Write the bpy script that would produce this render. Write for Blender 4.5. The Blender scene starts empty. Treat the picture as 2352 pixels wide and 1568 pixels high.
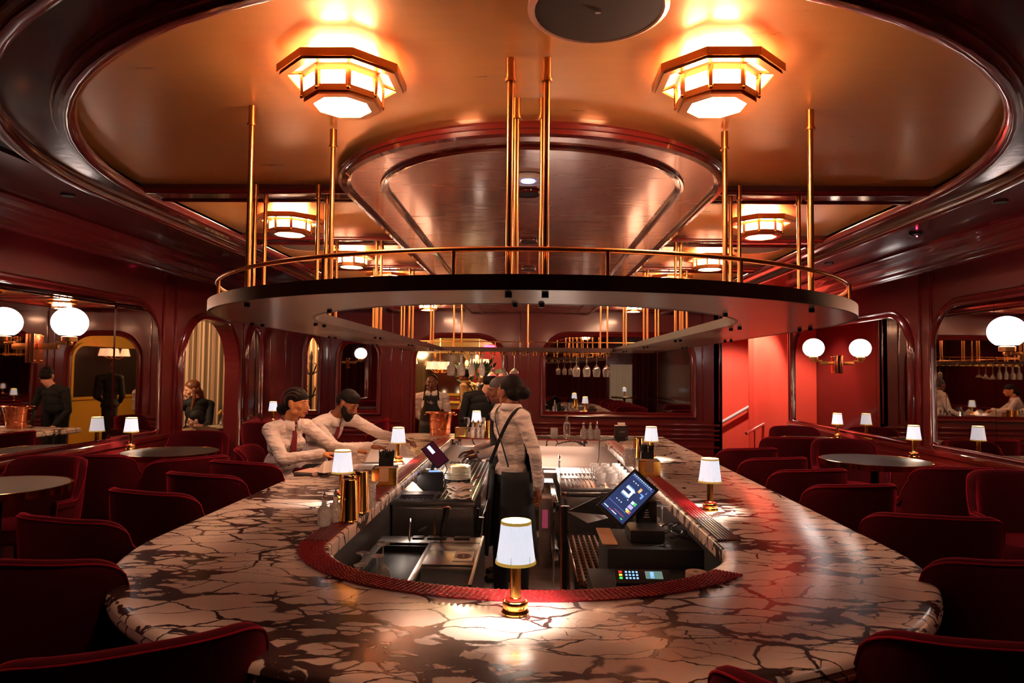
import bpy, bmesh, math, random
from mathutils import Vector, Matrix
random.seed(7)
C = bpy.context.scene.collection
PI = math.pi
V = Vector

# ------------------------------------------------------------------ helpers
class MB:
    """collects shapes into one mesh"""
    def __init__(s): s.v = []; s.f = []; s.mi = []; s.m = 0
    def add(s, vs, fs):
        o = len(s.v); s.v += [tuple(p) for p in vs]
        for f in fs: s.f.append([i + o for i in f]); s.mi.append(s.m)
        return s
    def box(s, c, d, rz=0, R=None, bev=0):
        x, y, z = d[0]/2, d[1]/2, d[2]/2
        R = R or Matrix.Rotation(rz, 3, 'Z'); c = V(c)
        if bev:
            b = min(bev, x*.9, y*.9, z*.9)
            bm = bmesh.new(); bmesh.ops.create_cube(bm, size=1)
            for v in bm.verts: v.co = V((v.co.x*2*x, v.co.y*2*y, v.co.z*2*z))
            bmesh.ops.bevel(bm, geom=bm.edges[:], offset=b, segments=2, affect='EDGES', profile=.7)
            bm.verts.index_update()
            vs = [c + R @ v.co for v in bm.verts]; fs = [[v.index for v in f.verts] for f in bm.faces]
            bm.free(); return s.add(vs, fs)
        vs = [c + R @ V((i*x, j*y, k*z)) for i in (-1, 1) for j in (-1, 1) for k in (-1, 1)]
        return s.add(vs, [(0,1,3,2),(4,6,7,5),(0,4,5,1),(2,3,7,6),(0,2,6,4),(1,5,7,3)])
    def tube(s, p, q, r1, r2=None, n=12, caps=True):
        r2 = r1 if r2 is None else r2
        p, q = V(p), V(q); t = (q-p).normalized()
        a = t.orthogonal().normalized(); b = t.cross(a)
        vs = [];
        for c, r in ((p, r1), (q, r2)):
            for i in range(n):
                w = 2*PI*i/n; vs.append(c + (a*math.cos(w)+b*math.sin(w))*r)
        fs = [(i, (i+1) % n, n+(i+1) % n, n+i) for i in range(n)]
        if caps: fs += [tuple(range(n-1, -1, -1)), tuple(range(n, 2*n))]
        return s.add(vs, fs)
    def path(s, pts, r, n=8, closed=False, rs=None):
        pts = [V(p) for p in pts]; N = len(pts); vs = []; fs = []
        up = None
        for i, p in enumerate(pts):
            t = ((pts[(i+1) % N] if (closed or i < N-1) else p) - (pts[i-1] if (closed or i > 0) else p)).normalized()
            if up is None: up = t.orthogonal().normalized()
            a = (up - t*up.dot(t)).normalized(); up = a; b = t.cross(a)
            rr = rs[i] if rs else r
            for k in range(n):
                w = 2*PI*k/n; vs.append(p + (a*math.cos(w)+b*math.sin(w))*rr)
        M_ = N if closed else N-1
        for i in range(M_):
            j = (i+1) % N
            for k in range(n): fs.append((i*n+k, i*n+(k+1) % n, j*n+(k+1) % n, j*n+k))
        if not closed: fs += [tuple(range(n-1, -1, -1)), tuple(range((N-1)*n, N*n))]
        return s.add(vs, fs)
    def lathe(s, prof, c=(0,0,0), n=24, a0=0, R=None, cap=True):
        c = V(c); vs = []; fs = []
        for r, z in prof:
            for i in range(n):
                w = a0+2*PI*i/n; p = V((r*math.cos(w), r*math.sin(w), z)); vs.append(c + (R @ p if R else p))
        for j in range(len(prof)-1):
            for i in range(n):
                fs.append((j*n+i, j*n+(i+1) % n, (j+1)*n+(i+1) % n, (j+1)*n+i))
        if tuple(prof[0]) == tuple(prof[-1]): cap = False
        if cap and prof[0][0] > 1e-6: fs.append(tuple(range(n-1, -1, -1)))
        if cap and prof[-1][0] > 1e-6: fs.append(tuple(range((len(prof)-1)*n, len(prof)*n)))
        return s.add(vs, fs)
    def ell(s, c, r, R=None, n=14, m=9):
        c = V(c); r = (r, r, r) if not hasattr(r, '__len__') else r
        vs = [c + (R @ V((0,0,-r[2])) if R else V((0,0,-r[2])))]
        for j in range(1, m):
            t = -PI/2 + PI*j/m
            for i in range(n):
                w = 2*PI*i/n; p = V((r[0]*math.cos(t)*math.cos(w), r[1]*math.cos(t)*math.sin(w), r[2]*math.sin(t)))
                vs.append(c + (R @ p if R else p))
        vs.append(c + (R @ V((0,0,r[2])) if R else V((0,0,r[2]))))
        fs = [(0, 1+(i+1) % n, 1+i) for i in range(n)]
        for j in range(m-2):
            for i in range(n): fs.append((1+j*n+i, 1+j*n+(i+1) % n, 1+(j+1)*n+(i+1) % n, 1+(j+1)*n+i))
        L = len(vs)-1; o = 1+(m-2)*n
        fs += [(o+i, o+(i+1) % n, L) for i in range(n)]
        return s.add(vs, fs)
    def cap(s, p, q, r1, r2=None, n=12):
        r2 = r1 if r2 is None else r2
        s.tube(p, q, r1, r2, n); s.ell(p, r1, None, n, 8); s.ell(q, r2, None, n, 8); return s
    def prism(s, poly, z0, z1):
        n = len(poly); vs = [(x, y, z0) for x, y in poly]+[(x, y, z1) for x, y in poly]
        fs = [(i, (i+1) % n, n+(i+1) % n, n+i) for i in range(n)]+[tuple(range(n-1, -1, -1)), tuple(range(n, 2*n))]
        return s.add(vs, fs)
    def sweep(s, path, nrm, prof, closed=True, flip=1):
        """prof: list of (a: in-plane offset to the left of travel, b: along nrm)"""
        nrm = V(nrm).normalized(); pts = [V(p) for p in path]; N = len(pts); k = len(prof); vs = []; fs = []
        for i, p in enumerate(pts):
            t1 = (p - pts[i-1]).normalized() if (closed or i > 0) else None
            t2 = (pts[(i+1) % N]-p).normalized() if (closed or i < N-1) else None
            t1 = t1 or t2; t2 = t2 or t1
            n1 = nrm.cross(t1); n2 = nrm.cross(t2); m = (n1+n2)
            m = m.normalized() if m.length > 1e-6 else n1
            sc = 1/max(.35, m.dot(n1)); m = m*sc*flip
            for a, b in prof: vs.append(p + m*a + nrm*b)
        for i in range(N if closed else N-1):
            j = (i+1) % N
            for q in range(k-1): fs.append((i*k+q, i*k+q+1, j*k+q+1, j*k+q))
        return s.add(vs, fs)
    def build(s, name, mat, parent=None, smooth=40, loc=None):
        me = bpy.data.meshes.new(name); me.from_pydata(s.v, [], s.f)
        bm = bmesh.new(); bm.from_mesh(me); bmesh.ops.recalc_face_normals(bm, faces=bm.faces[:]); bm.to_mesh(me); bm.free()
        mats = mat if isinstance(mat, (list, tuple)) else [mat]
        for m in mats: me.materials.append(m)
        if len(mats) > 1:
            for p, i in zip(me.polygons, s.mi): p.material_index = i
        if smooth:
            me.polygons.foreach_set('use_smooth', [True]*len(me.polygons)); me.set_sharp_from_angle(angle=math.radians(smooth))
        o = bpy.data.objects.new(name, me); C.objects.link(o)
        if parent: o.parent = parent
        if loc: o.location = loc
        return o

def tag(o, label=None, cat=None, group=None, kind=None):
    if label: o['label'] = label
    if cat: o['category'] = cat
    if group: o['group'] = group
    if kind: o['kind'] = kind
    return o
def thing(name, label, cat, loc=(0,0,0), rz=0, group=None):
    o = bpy.data.objects.new(name, None); C.objects.link(o); o.empty_display_size = .05
    o.location = loc; o.rotation_euler = (0,0,rz); return tag(o, label, cat, group)
def struct(o): o['kind'] = 'structure'; return o
def copy_tree(o, loc=None, rz=None, label=None, group=None):
    c = o.copy(); C.objects.link(c)
    for ch in o.children: copy_tree(ch).parent = c
    if loc: c.location = loc
    if rz is not None: c.rotation_euler = (0,0,rz)
    if label: c['label'] = label
    if group: c['group'] = group
    return c

# ------------------------------------------------------------------ materials
def N_(nt, t, loc=(0,0), **kw):
    n = nt.nodes.new(t)
    for k, v in kw.items(): setattr(n, k, v)
    return n
def mat(name, col, rough=.5, metal=0, coat=0, coatr=.05, sheen=0, sheencol=None, trans=0, ior=1.45, em=None, ems=0, spec=.5, alpha=1, ani=0, sub=0):
    m = bpy.data.materials.new(name); m.use_nodes = True; nt = m.node_tree; b = nt.nodes['Principled BSDF']
    I = b.inputs; I['Base Color'].default_value = (*col, 1); I['Roughness'].default_value = rough; I['Metallic'].default_value = metal
    I['Coat Weight'].default_value = coat; I['Coat Roughness'].default_value = coatr; I['Sheen Weight'].default_value = sheen
    I['Sheen Roughness'].default_value = .35
    if sheencol: I['Sheen Tint'].default_value = (*sheencol, 1)
    I['Transmission Weight'].default_value = trans; I['IOR'].default_value = ior; I['Specular IOR Level'].default_value = spec
    I['Alpha'].default_value = alpha; I['Anisotropic'].default_value = ani
    if em: I['Emission Color'].default_value = (*em, 1); I['Emission Strength'].default_value = ems
    return m
def bump(m, tex='NOISE', scale=30, strength=.2, dist=.01, stretch=(1,1,1), detail=4, rough_var=None, col_var=None):
    nt = m.node_tree; b = nt.nodes['Principled BSDF']; L = nt.links
    tc = N_(nt, 'ShaderNodeTexCoord'); mp = N_(nt, 'ShaderNodeMapping'); mp.inputs['Scale'].default_value = stretch
    L.new(tc.outputs['Object'], mp.inputs['Vector'])
    if tex == 'NOISE':
        t = N_(nt, 'ShaderNodeTexNoise'); t.inputs['Scale'].default_value = scale; t.inputs['Detail'].default_value = detail; out = t.outputs['Fac']
    elif tex == 'VORO':
        t = N_(nt, 'ShaderNodeTexVoronoi'); t.inputs['Scale'].default_value = scale; out = t.outputs['Distance']
    else:
        t = N_(nt, 'ShaderNodeTexWave'); t.inputs['Scale'].default_value = scale; out = t.outputs['Fac']
    L.new(mp.outputs['Vector'], t.inputs['Vector'])
    bp = N_(nt, 'ShaderNodeBump'); bp.inputs['Strength'].default_value = strength; bp.inputs['Distance'].default_value = dist
    L.new(out, bp.inputs['Height']); L.new(bp.outputs['Normal'], b.inputs['Normal'])
    if rough_var:
        r = N_(nt, 'ShaderNodeMapRange'); r.inputs['To Min'].default_value = rough_var[0]; r.inputs['To Max'].default_value = rough_var[1]
        L.new(out, r.inputs['Value']); L.new(r.outputs['Result'], b.inputs['Roughness'])
    if col_var:
        cr = N_(nt, 'ShaderNodeMix', data_type='RGBA'); cr.inputs['A'].default_value = (*col_var[0], 1); cr.inputs['B'].default_value = (*col_var[1], 1)
        L.new(out, cr.inputs['Factor']); L.new(cr.outputs['Result'], b.inputs['Base Color'])
    return m

M = {}
M['lacq'] = bump(mat('burgundy_lacquer', (.125,.007,.007), .32, 0, .5, .12), 'NOISE', 5, .06, .01, (1,1,1), 3, (.26,.4))
M['lacqtrim'] = mat('burgundy_gloss_trim', (.13,.009,.009), .22, 0, 1, .06)
M['soffit'] = bump(mat('soffit_lacquer', (.06,.006,.007), .26, 0, .9, .1), 'NOISE', 9, .12, .01, (1,1,1), 4)
M['black'] = mat('black_ceiling_paint', (.012,.007,.007), .7)
M['gold'] = bump(mat('gold_ceiling_leaf', (.8,.38,.12), .3, .45, .2, .15), 'NOISE', 3.5, .07, .008, (1.2,8,1), 6, (.24,.36), ((.74,.35,.105),(.86,.42,.14)))
M['redlac'] = bump(mat('copper_red_lacquer', (.36,.09,.055), .26, .5, .8, .12), 'NOISE', 5, .06, .006, (.6,8,1), 6, (.2,.32))
M['ringlac'] = bump(mat('ring_lacquer', (.1,.025,.02), .2, .3, .9, .07), 'NOISE', 9, .2, .008, (1,1,1), 5)
M['brass'] = mat('polished_brass', (.85,.46,.12), .14, 1)
M['brassd'] = mat('satin_brass', (.76,.34,.11), .28, 1)
M['copper'] = bump(mat('copper', (.8,.3,.16), .2, 1), 'NOISE', 3, .05, .01, (1,1,4))
M['steel'] = bump(mat('brushed_steel', (.52,.46,.43), .27, 1, ani=.5), 'NOISE', 60, .05, .002, (1,1,.05), 3)
M['steelpol'] = mat('chrome', (.75,.72,.7), .1, 1)
M['mirror'] = mat('mirror_glass', (.62,.56,.52), .015, 1)
M['velvet'] = bump(mat('red_velvet', (.055,.003,.006), .95, 0, 0, .1, .8, (.9,.03,.07), spec=.08), 'NOISE', 160, .1, .001)
M['velvetpipe'] = mat('velvet_piping', (.22,.003,.014), .8, 0, 0, .1, 1, (1,.06,.1), spec=.1)
M['dark'] = mat('dark_metal', (.012,.01,.01), .35, .2)
M['blackpl'] = mat('black_plastic', (.012,.011,.012), .38)
M['blackrub'] = mat('black_rubber', (.016,.012,.012), .55)
M['matred'] = mat('red_bar_mat', (.33,.012,.018), .42)
M['matredstud'] = bump(mat('red_studded_mat', (.3,.012,.018), .4), 'VORO', 62, .9, .006, (1,1,1))
M['matbrown'] = mat('brown_bar_mat', (.06,.02,.016), .4)
M['glass'] = mat('clear_glass', (1,.95,.92), .03, 0, trans=.88, ior=1.45)
M['cut'] = bump(mat('cut_glass', (1,.93,.9), .06, 0, trans=.68, ior=1.5), 'VORO', 130, .8, .006)
M['white'] = bump(mat('white_cotton', (.78,.66,.6), .8), 'NOISE', 7, .9, .05, (1,1,2.4), 2)
M['napkin'] = bump(mat('napkin_linen', (.82,.66,.56), .8), 'NOISE', 60, .1, .002)
M['paper'] = mat('paper', (.85,.76,.7), .7)
M['kraft'] = mat('kraft_card', (.5,.25,.13), .75)
M['china'] = mat('white_china', (.8,.72,.66), .2, 0, .5)
M['tie'] = mat('burgundy_tie', (.2,.008,.016), .55)
M['apron'] = mat('black_apron', (.013,.012,.014), .7)
M['suit'] = mat('black_suit', (.009,.008,.008), .8)
M['trous'] = mat('dark_trousers', (.012,.011,.012), .8)
M['hair'] = bump(mat('black_hair', (.01,.006,.005), .7, spec=.25), 'NOISE', 120, .5, .004, (1,1,.3))
M['hairbr'] = bump(mat('brown_hair', (.09,.028,.01), .4), 'NOISE', 90, .5, .004, (1,1,.15), 3, None, ((.05,.016,.007),(.25,.08,.025)))
M['hairgrey'] = bump(mat('greying_hair', (.12,.1,.09), .6), 'NOISE', 220, .6, .004, (1,1,1), 2, None, ((.006,.005,.005),(.13,.11,.105)))
M['skin1'] = mat('skin_light_brown', (.62,.24,.09), .45)
M['skin2'] = mat('skin_brown', (.30,.10,.045), .42)
M['skin3'] = mat('skin_deep_brown', (.19,.06,.03), .42)
M['skin4'] = mat('skin_fair', (.66,.34,.22), .45)
M['lip'] = mat('lips', (.3,.05,.045), .4)
M['lipd'] = mat('lips_dark', (.16,.035,.03), .4)
M['eye'] = mat('eye_white', (.6,.55,.52), .2)
M['iris'] = mat('iris', (.01,.005,.004), .1)
M['yellow'] = bump(mat('ochre_paint', (.5,.26,.03), .3, 0, .5, .15), 'NOISE', 3, .05, .01)
M['redpl'] = bump(mat('red_plaster', (.72,.045,.03), .6), 'NOISE', 4, .15, .01, (1,1,.4), 5, None, ((.74,.05,.025),(.88,.085,.045)))
M['curt'] = mat('red_curtain', (.14,.008,.01), .8, 0, 0, .1, .5, (1,.2,.2))
M['sheer'] = mat('sheer_curtain', (.6,.45,.33), .7, em=(1,.75,.5), ems=.04)
M['tile'] = None
M['upper'] = mat('lantern_ceiling_glow', (.8,.7,.6), .3, em=(1,.60,.33), ems=7)  # glow for the band added between brim and ceiling
M['globe'] = mat('opal_globe', (.8,.8,.8), .3, em=(1,.86,.8), ems=3.6)
M['panel'] = mat('lantern_glass', (.8,.7,.6), .3, em=(1,.60,.38), ems=52)
M['panelup'] = mat('lantern_brim_glass', (.8,.5,.32), .3, em=(1,.5,.34), ems=.6)
M['shade'] = mat('pleated_shade', (.8,.78,.76), .7, em=(.80,.85,.98), ems=.275)
M['shadewarm'] = mat('warm_pleated_shade', (.8,.5,.35), .7, em=(1,.45,.25), ems=.5)
M['goldtrim'] = mat('gold_ribbon', (.75,.5,.08), .45, .5, em=(.8,.5,.1), ems=.12)
M['ledred'] = mat('red_indicator', (1,.02,.05), .4, em=(1,.02,.08), ems=30)
M['leddim'] = mat('red_sign_light', (1,.02,.05), .4, em=(1,.03,.08), ems=4)
M['ledblue'] = mat('blue_ring_light', (.3,.4,1), .4, em=(.45,.55,1), ems=6)
M['whitepl'] = mat('white_plastic', (.6,.5,.45), .5)
M['leather'] = mat('black_menu_leather', (.02,.012,.014), .4)
M['table'] = bump(mat('dark_stone_tabletop', (.03,.026,.025), .42, 0, .0, .3, spec=.12), 'NOISE', 200, .03, .001)
M['flower'] = mat('tulip_petal', (.8,.35,.25), .5)
M['leaf'] = mat('leaf_green', (.03,.1,.03), .6)
M['watch'] = mat('watch_face', (.1,.12,.2), .1, .5)

def marble():
    m = bpy.data.materials.new('violet_veined_marble'); m.use_nodes = True; nt = m.node_tree; L = nt.links; b = nt.nodes['Principled BSDF']
    tc = N_(nt, 'ShaderNodeTexCoord')
    def mp(sc, rot=0, src=None):
        n = N_(nt, 'ShaderNodeMapping'); n.inputs['Scale'].default_value = sc; n.inputs['Rotation'].default_value = (0,0,rot); L.new(src or tc.outputs['Object'], n.inputs['Vector']); return n.outputs['Vector']
    def noise(v, sc, det=4, out='Fac', ro=.5):
        n = N_(nt, 'ShaderNodeTexNoise'); n.inputs['Scale'].default_value = sc; n.inputs['Detail'].default_value = det; n.inputs['Roughness'].default_value = ro; L.new(v, n.inputs['Vector']); return n.outputs[out]
    def math_(op, a, b_=None, c=None, clamp=False):
        n = N_(nt, 'ShaderNodeMath', operation=op); n.use_clamp = clamp
        for i, x in enumerate((a, b_, c)):
            if x is None: continue
            if isinstance(x, (int, float)): n.inputs[i].default_value = x
            else: L.new(x, n.inputs[i])
        return n.outputs[0]
    def warp(v, sc, amt):
        c = noise(v, sc, 5, 'Color')
        s1 = N_(nt, 'ShaderNodeVectorMath', operation='SUBTRACT'); L.new(c, s1.inputs[0]); s1.inputs[1].default_value = (.5,.5,.5)
        s2 = N_(nt, 'ShaderNodeVectorMath', operation='SCALE'); L.new(s1.outputs[0], s2.inputs[0]); s2.inputs['Scale'].default_value = amt
        s3 = N_(nt, 'ShaderNodeVectorMath', operation='ADD'); L.new(v, s3.inputs[0]); L.new(s2.outputs[0], s3.inputs[1]); return s3.outputs[0]
    def voro(v, sc, rnd=1):
        n = N_(nt, 'ShaderNodeTexVoronoi', feature='DISTANCE_TO_EDGE'); n.inputs['Scale'].default_value = sc; n.inputs['Randomness'].default_value = rnd; L.new(v, n.inputs['Vector']); return n.outputs['Distance']
    base = tc.outputs['Object']
    def f1(v, sc):
        n = N_(nt, 'ShaderNodeTexVoronoi', feature='F1'); n.inputs['Scale'].default_value = sc; L.new(v, n.inputs['Vector']); return n.outputs['Distance']
    v1 = mp((1,2.3,1), .26, warp(warp(base, 2.4, .22), 9, .045)); v2 = mp((1,2.0,1), .42, warp(warp(base, 5, .10), 16, .025))
    big = voro(v1, 4.2); big1 = f1(v1, 4.2); small = voro(v2, 9); small1 = f1(v2, 9)
    th = noise(base, 1.6, 3); pt = noise(mp((1,1.5,1), .3), 1.35, 3)
    w1 = math_('MULTIPLY_ADD', math_('POWER', th, 4), .42, .014)
    k1 = math_('SUBTRACT', 1, math_('DIVIDE', big, w1), clamp=True)
    t1 = math_('MULTIPLY_ADD', pt, -1.3, 1.32)                       # junction threshold
    k1b = math_('MULTIPLY', math_('SUBTRACT', big1, t1), 7, clamp=True)
    on = math_('MULTIPLY', math_('SUBTRACT', noise(mp((1,1.7,1), .3), 1.9, 3), .465), 9, clamp=True)
    w2 = math_('MULTIPLY_ADD', math_('SUBTRACT', pt, .42), .34, .012)
    k2 = math_('MULTIPLY', math_('SUBTRACT', 1, math_('DIVIDE', small, math_('MAXIMUM', w2, .01)), clamp=True), on)
    isl = math_('MULTIPLY', math_('SUBTRACT', small, .13), 9, clamp=True)
    k1b = math_('MULTIPLY', k1b, math_('SUBTRACT', 1, math_('MULTIPLY', isl, .85)))
    t2 = math_('MULTIPLY_ADD', pt, -1.2, 1.25)
    k3 = math_('MULTIPLY', math_('MULTIPLY', math_('SUBTRACT', small1, t2), 8, clamp=True), on)
    k = math_('MAXIMUM', math_('MAXIMUM', k1, k2), math_('MAXIMUM', k1b, k3))
    ks = N_(nt, 'ShaderNodeMapRange', interpolation_type='SMOOTHSTEP'); ks.inputs['From Min'].default_value = .05; ks.inputs['From Max'].default_value = .5; L.new(k, ks.inputs['Value'])
    cream = N_(nt, 'ShaderNodeMix', data_type='RGBA'); cream.inputs['A'].default_value = (.66,.46,.36,1); cream.inputs['B'].default_value = (.88,.72,.62,1)
    L.new(noise(base, 2.4, 5), cream.inputs['Factor'])
    dark = N_(nt, 'ShaderNodeMix', data_type='RGBA'); dark.inputs['A'].default_value = (.022,.010,.011,1); dark.inputs['B'].default_value = (.085,.035,.032,1)
    L.new(noise(base, 14, 4), dark.inputs['Factor'])
    fin = N_(nt, 'ShaderNodeMix', data_type='RGBA'); L.new(ks.outputs['Result'], fin.inputs['Factor']); L.new(cream.outputs['Result'], fin.inputs['A']); L.new(dark.outputs['Result'], fin.inputs['B'])
    L.new(fin.outputs['Result'], b.inputs['Base Color']); b.inputs['Roughness'].default_value = .27; b.inputs['Coat Weight'].default_value = .3; b.inputs['Coat Roughness'].default_value = .16
    return m
M['marble'] = marble()
def tiles():
    m = mat('floor_tile', (.42,.3,.25), .35); nt = m.node_tree; b = nt.nodes['Principled BSDF']
    tc = N_(nt, 'ShaderNodeTexCoord'); br = N_(nt, 'ShaderNodeTexBrick'); br.inputs['Scale'].default_value = 1; br.offset = 0
    br.inputs['Brick Width'].default_value = .3; br.inputs['Row Height'].default_value = .15; br.inputs['Mortar Size'].default_value = .004
    br.inputs['Color1'].default_value = (.42,.3,.25,1); br.inputs['Color2'].default_value = (.37,.26,.22,1); br.inputs['Mortar'].default_value = (.7,.6,.55,1)
    nt.links.new(tc.outputs['Object'], br.inputs['Vector']); nt.links.new(br.outputs['Color'], b.inputs['Base Color']); return m
M['tile'] = tiles()
M['carpet'] = bump(mat('dark_carpet', (.035,.006,.006), .95), 'NOISE', 200, .3, .003)
def stripes():
    m = mat('striped_curtain', (.6,.4,.25), .75, em=(1,.62,.35), ems=.0); nt = m.node_tree; b = nt.nodes['Principled BSDF']
    tc = N_(nt, 'ShaderNodeTexCoord'); sx = N_(nt, 'ShaderNodeSeparateXYZ'); nt.links.new(tc.outputs['Object'], sx.inputs[0])
    md = N_(nt, 'ShaderNodeMath', operation='MULTIPLY'); md.inputs[1].default_value = 1/.072; nt.links.new(sx.outputs['X'], md.inputs[0])
    fr = N_(nt, 'ShaderNodeMath', operation='FRACT'); nt.links.new(md.outputs[0], fr.inputs[0])
    cr = N_(nt, 'ShaderNodeValToRGB'); nt.links.new(fr.outputs[0], cr.inputs[0]); e = cr.color_ramp; e.interpolation = 'CONSTANT'
    e.elements[0].color = (.2,.13,.07,1); e.elements[1].position = .52; e.elements[1].color = (.8,.55,.36,1)
    for p, c in ((.62,(.45,.26,.14,1)),(.68,(.85,.6,.4,1)),(.8,(.42,.24,.13,1)),(.86,(.8,.55,.36,1)),(.95,(.2,.13,.07,1))):
        q = e.elements.new(p); q.color = c
    nt.links.new(cr.outputs[0], b.inputs['Base Color']); return m
M['stripe'] = stripes()
# ------------------------------------------------------------------ camera
f_ = 1568.0; yaw = math.atan(41/f_); pit = math.atan(68.5/f_); rol = math.radians(.6)
F = V((-math.sin(yaw)*math.cos(pit), math.cos(yaw)*math.cos(pit), math.sin(pit)))
r0 = V((math.cos(yaw), math.sin(yaw), 0)); u0 = r0.cross(F)
R1 = r0*math.cos(rol)+u0*math.sin(rol); U1 = -r0*math.sin(rol)+u0*math.cos(rol)
cd = bpy.data.cameras.new('camera'); cam = bpy.data.objects.new('camera', cd); C.objects.link(cam)
cam.matrix_world = Matrix(((R1.x,U1.x,-F.x,0),(R1.y,U1.y,-F.y,0),(R1.z,U1.z,-F.z,1.48),(0,0,0,1)))
cd.sensor_width = 36; cd.lens = 24; cd.clip_start = .05
bpy.context.scene.camera = cam

# ------------------------------------------------------------------ the room shell
XL, XR, YB, YR, ZC = -3.62, 3.6, 9.15, -2.4, 2.62
def rrect(x0, x1, z0, z1, r, n=10, rb=.02):
    """rounded outline in (s, z), counter clockwise, big radius on the top corners (r can be (rx, rz))"""
    rx, rz = r if hasattr(r, '__len__') else (r, r)
    P = [(x0+rb, z0), (x1-rb, z0), (x1, z0+rb)]
    for i in range(n+1):
        a = PI/2*i/n; P.append((x1-rx+rx*math.cos(a), z1-rz+rz*math.sin(a)))
    for i in range(n+1):
        a = PI/2+PI/2*i/n; P.append((x0+rx+rx*math.cos(a), z1-rz+rz*math.sin(a)))
    P.append((x0, z0+rb)); return P
def wall_with_holes(name, outer, holes, to3, thick_dir, mt, th=.12):
    bm = bmesh.new(); loops = [outer]+holes; E_ = []
    for lp in loops:
        vs = [bm.verts.new(to3(*p)) for p in lp]
        E_ += [bm.edges.new((vs[i], vs[(i+1) % len(vs)])) for i in range(len(vs))]
    bmesh.ops.triangle_fill(bm, use_beauty=True, edges=E_, use_dissolve=False)
    geo = bmesh.ops.extrude_face_region(bm, geom=bm.faces[:])
    bmesh.ops.translate(bm, vec=V(thick_dir)*th, verts=[g for g in geo['geom'] if isinstance(g, bmesh.types.BMVert)])
    bmesh.ops.recalc_face_normals(bm, faces=bm.faces[:])
    me = bpy.data.meshes.new(name); bm.to_mesh(me); bm.free(); me.materials.append(mt)
    o = bpy.data.objects.new(name, me); C.objects.link(o); return struct(o)
toL = lambda y, z: (XL, y, z); toR = lambda y, z: (XR, y, z); toB = lambda x, z: (x, YB, z)
FR = [(.0,.0),(.0,.03),(.012,.042),(.03,.036),(.045,.02),(.06,.026),(.075,.012),(.075,0)]     # frame moulding, outward offset / height
arch_l = rrect(7.0, 8.4, .28, 2.02, (.5,.55))
wl = wall_with_holes('wall_left', [(YR,-.3),(YB+.12,-.3),(YB+.12,ZC+.1),(YR,ZC+.1)], [arch_l], toL, (-1,0,0), M['lacq'], .17)
wr = wall_with_holes('wall_right', [(YR,-.3),(9.62,-.3),(9.62,ZC+.1),(YR,ZC+.1)], [], toR, (1,0,0), M['lacq'])
arch_b = rrect(-1.60, -.30, -.02, 1.99, (.42,.36)); arch_s = rrect(-3.07, -2.79, .86, 1.98, (.13,.3))
wb = wall_with_holes('wall_back', [(XL,-.3),(2.56,-.3),(2.56,ZC+.1),(XL,ZC+.1)], [arch_b, arch_s], toB, (0,1,0), M['lacq'])
wq = MB().box((0,YR-.06,1.2),(7.6,.12,3.0)).build('wall_rear', M['lacq']); struct(wq)
tn = [0]
def trim(mb, mt=None):
    tn[0] += 1; o = mb.build('trim_%d' % tn[0], mt or M['lacqtrim'], smooth=50); return struct(o)
# mouldings round the openings
trim(MB().sweep([toL(*p) for p in arch_l], (1,0,0), FR, True, -1))
trim(MB().sweep([toB(*p) for p in arch_b], (0,-1,0), FR, True, 1))
trim(MB().sweep([toB(*p) for p in arch_s], (0,-1,0), FR, True, 1))
trim(MB().sweep([toB(*p) for p in rrect(-3.22,-2.72,.8,2.06,(.2,.36))], (0,-1,0), [(0,0),(0,.02),(.02,.02),(.02,0)], True, 1))
# crown
def crown_prof(): return [(0,0),(.0,-.0),(.04,.02),(.05,.05),(.09,.06),(.12,.10),(.16,.11),(.2,.14),(.26,.16),(.27,.2)]
CR = crown_prof()
def crown(side):
    mb = MB(); x = XL if side < 0 else XR; vs = []; 
    for y in (YR, YB if side < 0 else 9.6):
        for a, h in CR: vs.append((x - side*a, y, 2.42+h))
    k = len(CR); mb.add(vs, [(i, i+1, k+i+1, k+i) for i in range(k-1)]); return trim(mb)
crown(-1); crown(1)
mb = MB(); vs = []
for x in (XL, 2.56):
    for a, h in CR: vs.append((x, YB-a*.5, 2.42+h))
mb.add(vs, [(i, i+1, len(CR)+i+1, len(CR)+i) for i in range(len(CR)-1)]); trim(mb)
# horizontal rails (dado) and vertical pilaster strips
def strip(mb, a, b, w=.05, h=.018, n='x'):
    a, b = V(a), V(b); c = (a+b)/2; d = b-a
    if n == 'x': mb.box(c, (h*2, max(abs(d.y), w), max(abs(d.z), w)), bev=.006)
    else: mb.box(c, (max(abs(d.x), w), h*2, max(abs(d.z), w)), bev=.006)
dl = MB()
for z, h in ((.80,.03),(.70,.012),(.66,.02),(.12,.02)): strip(dl, (XL, YR, z), (XL, 6.93, z), .045, h); strip(dl, (XL, 8.5, z), (XL, YB, z), .045, h)
trim(dl)
dr = MB()
for z, h in ((.80,.03),(.70,.012),(.66,.02),(.12,.02)): strip(dr, (XR, YR, z), (XR, 9.6, z), .045, h)
trim(dr)
db = MB()
for z, h in ((.79,.02),(.72,.012),(.66,.02),(.60,.01),(.5,.014)):
    strip(db, (-2.72, YB, z), (-1.72, YB, z), .03, h, 'y'); strip(db, (-.18, YB, z), (2.52, YB, z), .03, h, 'y')
trim(db)
pl = MB()
for y in (6.63, 6.86, 8.53, 3.05, 2.8): strip(pl, (XL, y, .84), (XL, y, 2.40), .035, .016)
trim(pl)
pr = MB()
for y in (6.2, 6.38, 9.5, 9.57, 2.9): strip(pr, (XR, y, .84), (XR, y, 2.40), .035, .016)
trim(pr)
pb = MB()
for x in (-3.5,-3.3,-2.69,-1.86,-1.72,-.13,-.02,2.3,2.52): strip(pb, (x, YB, .84), (x, YB, 2.3), .022, .012, 'y')
trim(pb)

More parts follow.
